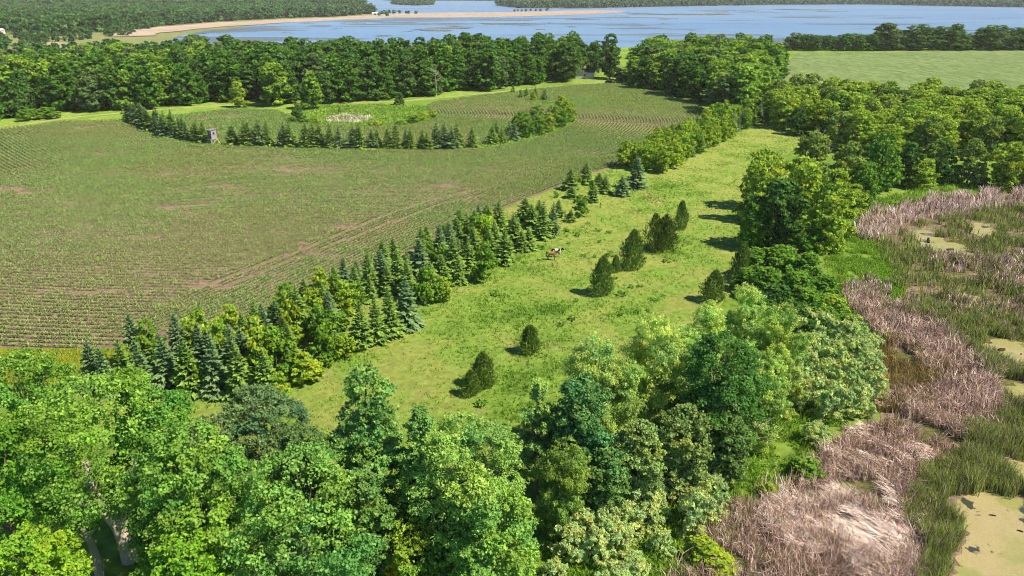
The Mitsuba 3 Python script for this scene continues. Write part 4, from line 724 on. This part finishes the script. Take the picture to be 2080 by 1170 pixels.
dry = [bed(pxpoly([(1738, 478), (1765, 448), (1800, 428), (1900, 404), (2000, 396), (2200, 388), (2200, 420), (1990, 430), (1930, 446), (1880, 448), (1840, 462), (1800, 488), (1760, 492)]), 9000, (1.0, 2.0), (.09, .16), (.05, .5), MAUVE + PALE, rng, clump=.8),
       bed(pxpoly([(1895, 524), (1960, 524), (2200, 526), (2200, 610), (2010, 585), (1930, 560)]), 6000, (.9, 1.7), (.09, .15), (.05, .6), MAUVE + PALE[:1], rng, clump=.6),
       bed(pxpoly([(1722, 588), (1760, 572), (1802, 575), (1802, 606), (1730, 612)]), 1800, (.7, 1.3), (.08, .13), (.05, .6), MAUVE + PALE[:1], rng, clump=.6),
       bed(pxpoly([(1930, 610), (2200, 620), (2200, 670), (2000, 660), (1900, 640)]), 3000, (.9, 1.7), (.08, .14), (.05, .6), MAUVE, rng, clump=.6),
       bed(pxpoly([(1745, 612), (1800, 625), (1860, 640), (1930, 690), (1990, 740), (2045, 790), (2060, 820), (1990, 860), (1930, 890), (1850, 880), (1820, 850), (1880, 800), (1900, 760), (1850, 720), (1810, 690), (1770, 650)]), 20000, (.7, 1.8), (.05, .085), (.1, .8), MAUVE + PALE[2:], rng, clump=.5, edge=3, thin=.3),
       bed(pxpoly([(1690, 900), (1800, 865), (1900, 860), (1950, 890), (1890, 960), (1850, 1030), (1870, 1120), (1880, 1230), (1400, 1230), (1440, 1120), (1540, 1020), (1600, 990)]).difference(lodged.buffer(-.6)), 36000, (.6, 1.6), (.035, .06), (.1, .85), MAUVE, rng, clump=.45, edge=4, thin=.3),
       bed(pxpoly([(1610, 1050), (1670, 1005), (1730, 990), (1800, 1020), (1850, 1060), (1840, 1110), (1880, 1150), (1860, 1190), (1790, 1160), (1720, 1110), (1640, 1085)]), 17000, (1.0, 2.1), (.055, .10), None, PALE + MAUVE[1:2], rng, amp=.38, flat=2.5, thin=.38, edge=4),
       bed(pxpoly([(1690, 905), (1760, 880), (1840, 885), (1850, 920), (1740, 950), (1690, 935)]), 8000, (1.0, 1.8), (.055, .10), None, PALE + MAUVE[1:2], rng, amp=.38, flat=2.9, thin=.46, edge=4),
       bed(pxpoly([(1770, 795), (1810, 795), (1830, 815), (1790, 822)]), 1500, (.6, 1.2), (.05, .085), None, PALE, rng, flat=2.9),
       bed(pxpoly([(1790, 690), (1830, 700), (1900, 740), (1915, 780), (1880, 810), (1800, 800), (1785, 740)]), 11000, (.7, 1.3), (.05, .09), (.05, .5), TAN, rng, clump=.5),
       bed(pxpoly([(1775, 830), (1850, 820), (1870, 850), (1800, 872), (1770, 860)]), 4000, (.6, 1.2), (.05, .09), (.05, .5), TAN, rng, clump=.5),
       bed(pxpoly([(668, 242), (690, 234), (720, 236), (756, 240), (740, 248), (700, 249), (672, 247)]), 1700, (.5, 1.1), (.12, .2), (.2, .8), [(.58, .54, .48), (.48, .44, .37)], rng, clump=.7)]
scene['dry_reeds'] = vply(cat_mesh(dry), 'dry_blade'); tag('dry_reeds', 'dead mauve and straw coloured reeds, partly flattened, around the marsh', 'reeds', kind='stuff')
wet_all = marsh.intersection(pxpoly([(1775, 500), (1850, 460), (2000, 425), (2300, 415), (2300, 700), (2060, 640), (1950, 660), (1850, 640), (1830, 600), (1800, 545)]))
grn = [bed(wet_all, 22000, (.9, 1.7), (.10, .17), (.05, .4), GREENR, rng, clump=.7),
       bed(pxpoly([(1850, 640), (1940, 690), (2000, 690), (2120, 700), (2120, 660), (1990, 640)]), 6000, (.9, 1.7), (.08, .13), (.05, .4), GREENR, rng, clump=.6),
       bed(pxpoly([(1940, 690), (1990, 704), (2010, 722), (2050, 740), (2120, 765), (2120, 900), (2080, 935), (2020, 950), (1960, 1005), (1930, 1010), (1960, 900), (2060, 820), (2000, 750)]), 15000, (.9, 1.8), (.05, .09), (.05, .4), GREENR, rng, clump=.55),
       bed(pxpoly([(1880, 960), (1960, 930), (2000, 1000), (1985, 1040), (1985, 1240), (1860, 1240), (1880, 1120), (1850, 1050)]), 15000, (.9, 1.7), (.04, .07), (.05, .4), GREENR, rng, clump=.45, edge=1.0, thin=.2),
       bed(pxpoly([(2035, 975), (2110, 975), (2110, 1020), (2060, 1015)]), 2500, (.9, 1.8), (.05, .08), (.05, .4), GREENR, rng, clump=.4)]
scene['green_reeds'] = vply(cat_mesh(grn), 'blade'); tag('green_reeds', 'upright dark green reeds along the duckweed ponds', 'reeds', kind='stuff')
gm = [bed(gz, 52000, (.2, .65), (.06, .11), (.1, .7), GRASS, rng, clump=.6), bed(pxpoly([(1780, 540), (1830, 540), (1840, 600), (1810, 640), (1770, 620)]), 2500, (.4, .9), (.08, .14), (.1, .6), GRASS, rng, clump=.6),
      bed(pxpoly([(1750, 420), (1830, 395), (1950, 375), (2130, 350), (2130, 395), (1950, 395), (1790, 425), (1740, 470), (1700, 480), (1700, 440)]), 7000, (.4, 1.0), (.12, .2), (.1, .6), GRASS, rng, clump=.9)]
scene['marsh_grass'] = vply(cat_mesh(gm), 'blade'); tag('marsh_grass', 'lush bright green grass between the thickets and the reed beds', 'grass', kind='stuff')

# ------------------------------------------------------------------ things
def part(key, m, bsdf, tw, smooth=False): scene[key] = {**mikit.ply(m, bsdf, smooth=smooth), 'to_world': tw}
cat = trimesh.util.concatenate
# hunting tower
k = num('hunting_tower'); p = at(434, 293); tw = T().translate([float(p[0]), float(p[1]), 0]).rotate([0, 0, 1], -38)
def wall_window(x0, x1, z0, z1, wx0, wx1, wz0, wz1, t=.06):
    return cat([boxm([x0, 0, z0], [x1, t, wz0]), boxm([x0, 0, wz1], [x1, t, z1]), boxm([x0, 0, wz0], [wx0, t, wz1]), boxm([wx1, 0, wz0], [x1, t, wz1])])
f_ = wall_window(-.85, .85, 1.7, 3.9, .05, .6, 2.75, 3.35); f_.apply_translation([0, -.85, 0]); part(k + '__wall', f_, 'shade_blue_board', tw)
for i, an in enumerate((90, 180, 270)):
    m = wall_window(-.79, .79, 1.7, 3.9, -.3, .3, 2.75, 3.35); m.apply_translation([0, -.85, 0]); m.apply_transform(trimesh.transformations.rotation_matrix(math.radians(an), [0, 0, 1])); part(f'{k}__wall_{i + 1:03d}', m, 'weathered_wood' if an == 90 else 'shade_blue_board', tw)  # sun-side wall gets the pale board, the others the painted-in shade
part(k + '__floor', boxm([-.95, -.95, 1.58], [.95, .95, 1.69]), 'weathered_wood', tw)
part(k + '__window_shutter', boxm([.0, -.93, 2.62], [.66, -.86, 2.72]), 'pale_wood', tw)
rf = boxm([-1.02, -1.02, 3.92], [1.02, 1.02, 4.0]); rf.vertices[:, 2] += np.where(rf.vertices[:, 1] > 0, .22, 0); part(k + '__roof', rf, 'roof_metal', tw)
for i, (sx, sy) in enumerate(((-1, -1), (1, -1), (1, 1), (-1, 1))): part(k + '__leg' + (f'_{i:03d}' if i else ''), bar([sx * 1.25, sy * 1.25, -.1], [sx * .8, sy * .8, 1.62], .13), 'pale_wood', tw)
part(k + '__brace', bar([-1.2, -1.2, .1], [.85, -.92, 1.5], .1), 'pale_wood', tw); part(k + '__brace_001', bar([1.2, -1.2, .1], [.92, .8, 1.5], .1), 'pale_wood', tw)
part(k + '__ladder', cat([bar([-.3, 1.9, -.1], [-.3, .95, 1.7], .07), bar([.3, 1.9, -.1], [.3, .95, 1.7], .07)] + [bar([-.3, 1.9 - q * .95, -.1 + q * 1.8], [.3, 1.9 - q * .95, -.1 + q * 1.8], .05) for q in (.2, .4, .6, .8)]), 'pale_wood', tw)
tag(k, 'grey box hunting stand on splayed pale legs in the spruce row', 'hunting stand')
# pale shed, half hidden, at the farmyard
k = num('shed'); p = at(1188, 160); tw = T().translate([float(p[0]), float(p[1]), 0]).rotate([0, 0, 1], -4)
part(k + '__wall', wall_window(-4.5, 4.5, 0, 2.9, -.6, .3, 1.2, 2.1, .15), 'pale_siding', tw)
part(k + '__wall_001', cat([boxm([-4.5, .16, 0], [-4.35, 5.5, 2.9]), boxm([4.35, .16, 0], [4.5, 5.5, 2.9]), boxm([-4.34, 5.35, 0], [4.34, 5.5, 2.9])]), 'pale_siding', tw)
part(k + '__window', boxm([-.59, .06, 1.21], [.29, .09, 2.09]), 'car_glass', tw)
rf = trimesh.Trimesh([[-4.9, -.4, 2.93], [4.9, -.4, 2.93], [4.9, 2.75, 4.4], [-4.9, 2.75, 4.4], [4.9, 5.9, 2.93], [-4.9, 5.9, 2.93]], [[0, 1, 2], [0, 2, 3], [3, 2, 4], [3, 4, 5], [1, 4, 2], [0, 3, 5], [0, 5, 4], [0, 4, 1]]); part(k + '__roof', rf, 'dark_roof', tw)
tag(k, 'pale grey shed half hidden under the great dark tree', 'shed')
# parked car
k = num('parked_car'); p = at(1239, 171); tw = T().translate([float(p[0]), float(p[1]), 0]).rotate([0, 0, 1], -8)
prof = Polygon([(-2.25, .35), (2.25, .35), (2.3, .75), (2.1, .98), (1.1, 1.06), (.45, 1.62), (-1.5, 1.66), (-2.15, 1.1), (-2.3, .8)]).buffer(.06)
b_ = trimesh.creation.extrude_polygon(prof, 1.74); b_.apply_transform(trimesh.transformations.rotation_matrix(math.pi / 2, [1, 0, 0])); b_.apply_translation([0, .87, 0]); part(k + '__body', b_, 'car_paint', tw)
for i, sy in enumerate((-1, 1)):
    w_ = trimesh.creation.extrude_polygon(Polygon([(.95, 1.1), (.40, 1.55), (-1.4, 1.58), (-1.85, 1.12)]), .02); w_.apply_transform(trimesh.transformations.rotation_matrix(math.pi / 2, [1, 0, 0])); w_.apply_translation([0, sy * .945 + (.01 if sy > 0 else .01), 0]); part(k + '__side_window' + ('_001' if i else ''), w_, 'car_glass', tw)
for i, (sx, sy) in enumerate(((1.4, -.8), (1.4, .8), (-1.4, -.8), (-1.4, .8))):
    w_ = trimesh.creation.cylinder(.36, .24, sections=20); w_.apply_transform(trimesh.transformations.rotation_matrix(math.pi / 2, [1, 0, 0])); w_.apply_translation([sx, sy, .36]); part(k + '__wheel' + (f'_{i:03d}' if i else ''), w_, 'rubber', tw)
    w_ = trimesh.creation.cylinder(.2, .02, sections=14); w_.apply_transform(trimesh.transformations.rotation_matrix(math.pi / 2, [1, 0, 0])); w_.apply_translation([sx, sy * 1.17, .36]); part(k + '__wheel' + (f'_{i:03d}' if i else '') + '__rim', w_, 'steel', tw)
part(k + '__headlight', boxm([2.22, -.8, .72], [2.39, -.5, .86]), 'white_board', tw); part(k + '__headlight_001', boxm([2.22, .5, .72], [2.39, .8, .86]), 'white_board', tw)
tag(k, 'dark car parked at the end of the dirt path', 'car')
# far white barn and cabin
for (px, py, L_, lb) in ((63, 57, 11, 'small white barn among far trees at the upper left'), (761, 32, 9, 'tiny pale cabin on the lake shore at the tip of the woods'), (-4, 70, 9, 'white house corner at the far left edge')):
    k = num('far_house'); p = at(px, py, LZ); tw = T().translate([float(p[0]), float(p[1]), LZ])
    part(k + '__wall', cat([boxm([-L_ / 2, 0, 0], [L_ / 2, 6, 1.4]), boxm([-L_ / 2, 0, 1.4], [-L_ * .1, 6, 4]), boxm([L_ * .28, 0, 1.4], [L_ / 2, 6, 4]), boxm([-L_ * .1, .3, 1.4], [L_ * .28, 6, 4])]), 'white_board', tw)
    part(k + '__shade_slab', boxm([-L_ * .09, .15, 1.42], [L_ * .27, .29, 3.9]), 'opening_shade', tw)  # solid slab coloured as the shaded inside; the wall behind is closed
    rf = trimesh.Trimesh(np.array([[-1, -.4, 4.02], [1, -.4, 4.02], [1, 3, 6.2], [-1, 3, 6.2], [1, 6.4, 4.02], [-1, 6.4, 4.02]]) * [L_ / 2 + .4, 1, 1], [[0, 1, 2], [0, 2, 3], [3, 2, 4], [3, 4, 5], [1, 4, 2], [0, 3, 5], [0, 5, 4], [0, 4, 1]]); part(k + '__roof', rf, 'white_board', tw)
    tag(k, lb, 'house')
# posts, logs, boulder
k = num('fence_post'); p = at(1219, 423); part(k, cat([boxm([-.07, -.07, -.1], [.07, .07, 1.1]), trimesh.creation.cone(.1, .12).apply_translation([0, 0, 1.101])]), 'wet_log', T().translate([float(p[0]), float(p[1]), 0])); tag(k, 'short dark post standing alone in the pasture', 'post')
k = num('stub_post'); p = at(1931, 366); part(k, tubes([([[0, 0, -.1], [.02, 0, 1], [.05, 0, 2.3], [.05, 0, 2.35]], [.16, .14, .11, .02])], 8), 'pale_wood', T().translate([float(p[0]), float(p[1]), 0]), True); tag(k, 'pale dead tree stub on the grass above the reeds', 'stub')
rng = R_(55)
for px, py, L_, a, lb in [(1885, 492, .9, 1.2, 'dark stump in the upper duckweed pond'), (1930, 508, 1.2, .2, 'dark log lying near the lower rim of the upper duckweed pond'), (2034, 712, .9, .3, 'dark log in the middle duckweed pond'), (2074, 720, .5, 1.0, 'small dark stick at the right of the middle duckweed pond'), (2016, 1048, .5, -.3, 'thin twig in the large bottom duckweed pond'), (2072, 1080, .4, -.6, 'short twig at the right of the bottom duckweed pond'), (1895, 515, 2.8, -.55, 'long thin log along the near rim of the upper pond')]:
    p = at(px, py); c, s_ = math.cos(a) * L_ / 2, math.sin(a) * L_ / 2; t_ = .5 if 'stump' in lb else 0; rr = (.22 if 'twig' not in lb and 'stick' not in lb and 'thin' not in lb else .05)
    k = num('log'); part(k, tubes([([[-c, -s_, .02], [-c * .95, -s_ * .95, .06], [0, 0, .1 + t_ * .6], [c * .95, s_ * .95, .08 + t_], [c, s_, .06 + t_]], [.02, rr, rr * 1.1, rr * .8, .02])], 8), 'wet_log', T().translate([float(p[0]), float(p[1]), 0]), True); tag(k, lb, 'log')
k = num('boulder'); p = at(2076, 378); m = trimesh.creation.icosphere(3, 1.0); m.vertices = m.vertices * [1.3, 1.0, 1.0] * (.8 + .5 * meshkit.fbm(m.vertices * 1.6 + 9, 3)[:, None]); m.apply_translation([0, 0, .35]); part(k, m, 'rust', T().translate([float(p[0]), float(p[1]), 0]), 35); tag(k, 'dark brown boulder at the right edge above the reeds', 'boulder')
# dead grey tree in the forest front
def deadtree(name, px, py, H, label, seed, fork=False, r0=.22):
    r = R_(seed); p = at(px, py); segs = [([[0, 0, -.2], [.2, 0, H * .35], [-.1, .1, H * .7], [.1, 0, H]], [r0, r0 * .8, r0 * .45, .03])]
    for i in range(16):
        z = H * r.uniform(.35, .92); a = r.random() * 6.28; l = (H - z) * .5 + 1.2; d = np.array([math.cos(a), math.sin(a), r.uniform(.2, .9)]); q = [np.array([0, 0, z]) + d * l * u_ + r.normal(size=3) * .12 * u_ for u_ in (0, .35, .7, 1)]
        segs.append((q, [r0 * .35, r0 * .25, r0 * .15, .02]))
        for j in range(3):
            d2 = d + r.normal(size=3) * .6; q2 = [q[2] + d2 * l * .35 * u_ for u_ in (0, .5, 1)]; segs.append((q2, [r0 * .14, r0 * .1, .015]))
    k = num(name); part(k, tubes(segs, 5), 'grey_wood', T().translate([float(p[0]), float(p[1]), 0]), True); tag(k, label, 'dead tree')
scene['grey_wood'] = solid((.50, .445, .41), .9)
deadtree('dead_tree', 886, 196, 11, 'bare grey dead tree at the front of the forest band', 3, r0=.17)
deadtree('dead_tree', 1785, 268, 8, 'bare grey dead tree in the wood below the far field', 4)
deadtree('dead_tree', 1500, 925, 5, 'bare grey dead tree among the shrubs under the big dark tree', 5, r0=.1)
deadtree('dead_tree', 1655, 335, 8, 'bare grey dead crown among the yellow-green trees by the pasture', 6)
# broken trunk beside the near maple
p = at(203, 1168); k = num('dead_snag'); part(k, tubes([([[0, 0, -.2], [.05, 0, 1.6], [-.1, .1, 3.0], [-.25, 0, 3.9], [-.3, 0, 4.3]], [.34, .30, .24, .18, .04]), ([[-.1, .1, 2.9], [-.8, .2, 3.3], [-1.1, .3, 3.7]], [.10, .07, .02]), ([[-.2, 0, 3.4], [.3, .2, 3.9], [.4, .2, 4.5]], [.08, .05, .01])], 9), 'grey_wood', T().translate([float(p[0]), float(p[1]), 0]), True); tag(k, 'splintered grey trunk beside the forked maple trunk', 'dead tree')

# horses
def body(bones, fine=.05):
    def ball(c, r_): return m3.Manifold.sphere(float(r_), 16).translate([float(q) for q in c])
    M = None
    for a, b_, ra, rb in bones:
        h = m3.Manifold.batch_hull([ball(a, ra), ball(b_, rb)]); M = h if M is None else M + h
    M = M.refine_to_length(fine); mm = M.to_mesh(); t = trimesh.Trimesh(mm.vert_properties[:, :3], mm.tri_verts, process=True); trimesh.smoothing.filter_taubin(t, .5, .53, 8); return t
def horse(label, px, py, rot, coat, mane_c, legs_c, head_dz, seed):
    k = num('horse'); p = at(px, py); tw = T().translate([float(p[0]), float(p[1]), 0]).rotate([0, 0, 1], rot)
    hz = 1.62 + head_dz
    B = [([-.55, 0, 1.17], [-.1, 0, 1.10], .27, .29), ([-.1, 0, 1.10], [.42, 0, 1.14], .29, .26), ([-.62, 0, 1.22], [-.5, 0, 1.05], .22, .24), ([.42, 0, 1.2], [.5, 0, 1.05], .22, .2), ([.45, 0, 1.25], [.82, 0, hz - .12], .21, .13), ([.82, 0, hz - .12], [.96, 0, hz - .02], .13, .11),
         ([.94, 0, hz - .02], [1.12, 0, hz - .2], .115, .085), ([1.12, 0, hz - .2], [1.27, 0, hz - .36], .085, .065), ([.93, .06, hz + .08], [.93, .07, hz + .17], .035, .012), ([.93, -.06, hz + .08], [.93, -.07, hz + .17], .035, .012)]
    for s_ in (-1, 1):
        o = .04 * s_
        B += [([-.58, .13 * s_, 1.08], [-.50, .13 * s_, .78], .19, .12), ([-.50, .13 * s_, .78], [-.66 + o, .13 * s_, .50], .11, .062), ([-.66 + o, .13 * s_, .50], [-.62 + o, .13 * s_, .14], .058, .042), ([-.62 + o, .13 * s_, .14], [-.58 + o, .13 * s_, .03], .045, .058),
              ([.42, .13 * s_, 1.0], [.44 - o, .13 * s_, .68], .14, .075), ([.44 - o, .13 * s_, .68], [.45 - o, .13 * s_, .44], .068, .052), ([.45 - o, .13 * s_, .44], [.45 - o, .13 * s_, .14], .046, .038), ([.45 - o, .13 * s_, .14], [.49 - o, .13 * s_, .03], .042, .056)]
    t = body(B); v = np.array(t.vertices); c = coat(v); scene[k] = {**mikit.ply(t, 'coat', smooth=True, color=c), 'to_world': tw}
    one = lambda m, cc, nm: scene.__setitem__(k + '__' + nm, {**mikit.ply(m, 'coat', smooth=True, color=np.tile(cc, (len(m.vertices), 1))), 'to_world': tw})
    one(body([([.48, 0, 1.44], [.72, 0, hz - .02], .05, .05), ([.72, 0, hz - .02], [.92, 0, hz + .10], .05, .045), ([.5, .07, 1.35], [.74, .09, hz - .12], .06, .07), ([.95, 0, hz + .1], [1.05, 0, hz - .02], .035, .03)], .06), mane_c, 'mane')
    one(body([([-.80, 0, 1.28], [-.92, 0, 1.1], .05, .07), ([-.92, 0, 1.1], [-.94, 0, .7], .08, .09), ([-.94, 0, .7], [-.93, 0, .42], .08, .03)], .06), mane_c, 'tail')
    tag(k, label, 'horse'); return k
def coat_buckskin(v):
    c = np.tile([.34, .215, .09], (len(v), 1)); c[(v[:, 2] < .62)] = (.02, .016, .014); c[(v[:, 0] > .62) & (v[:, 2] > 1.1)] = (.12, .065, .03); c[(v[:, 0] > 1.1)] = (.05, .03, .02); return c
def coat_pinto(v):
    c = np.tile([.72, .69, .68], (len(v), 1)); k = meshkit.noise(v * 2.3 + 4, 2); c[(k > .56) & (v[:, 2] > .7) & (v[:, 0] < .5)] = (.016, .014, .016); c[(v[:, 0] > .66) & (v[:, 2] > 1.1)] = (.016, .014, .016); c[(v[:, 0] > 1.2)] = (.7, .66, .66); c[(v[:, 0] < -.6) & (v[:, 2] > .8)] = (.02, .018, .018); return c
horse('buckskin horse with dark mane, tail and legs standing on the pasture', 1121, 528, -14, coat_buckskin, (.015, .012, .010), None, -.12, 1)
horse('black and white pinto horse standing behind the buckskin horse', 1131, 522, -10, coat_pinto, (.015, .013, .014), None, -.14, 2)
tri = sum(len(meshkit.WRITTEN[d_['filename']][1]) for d_ in scene.values() if d_.get('type') == 'ply')
print('top-level', len(labels), 'own triangles', tri)
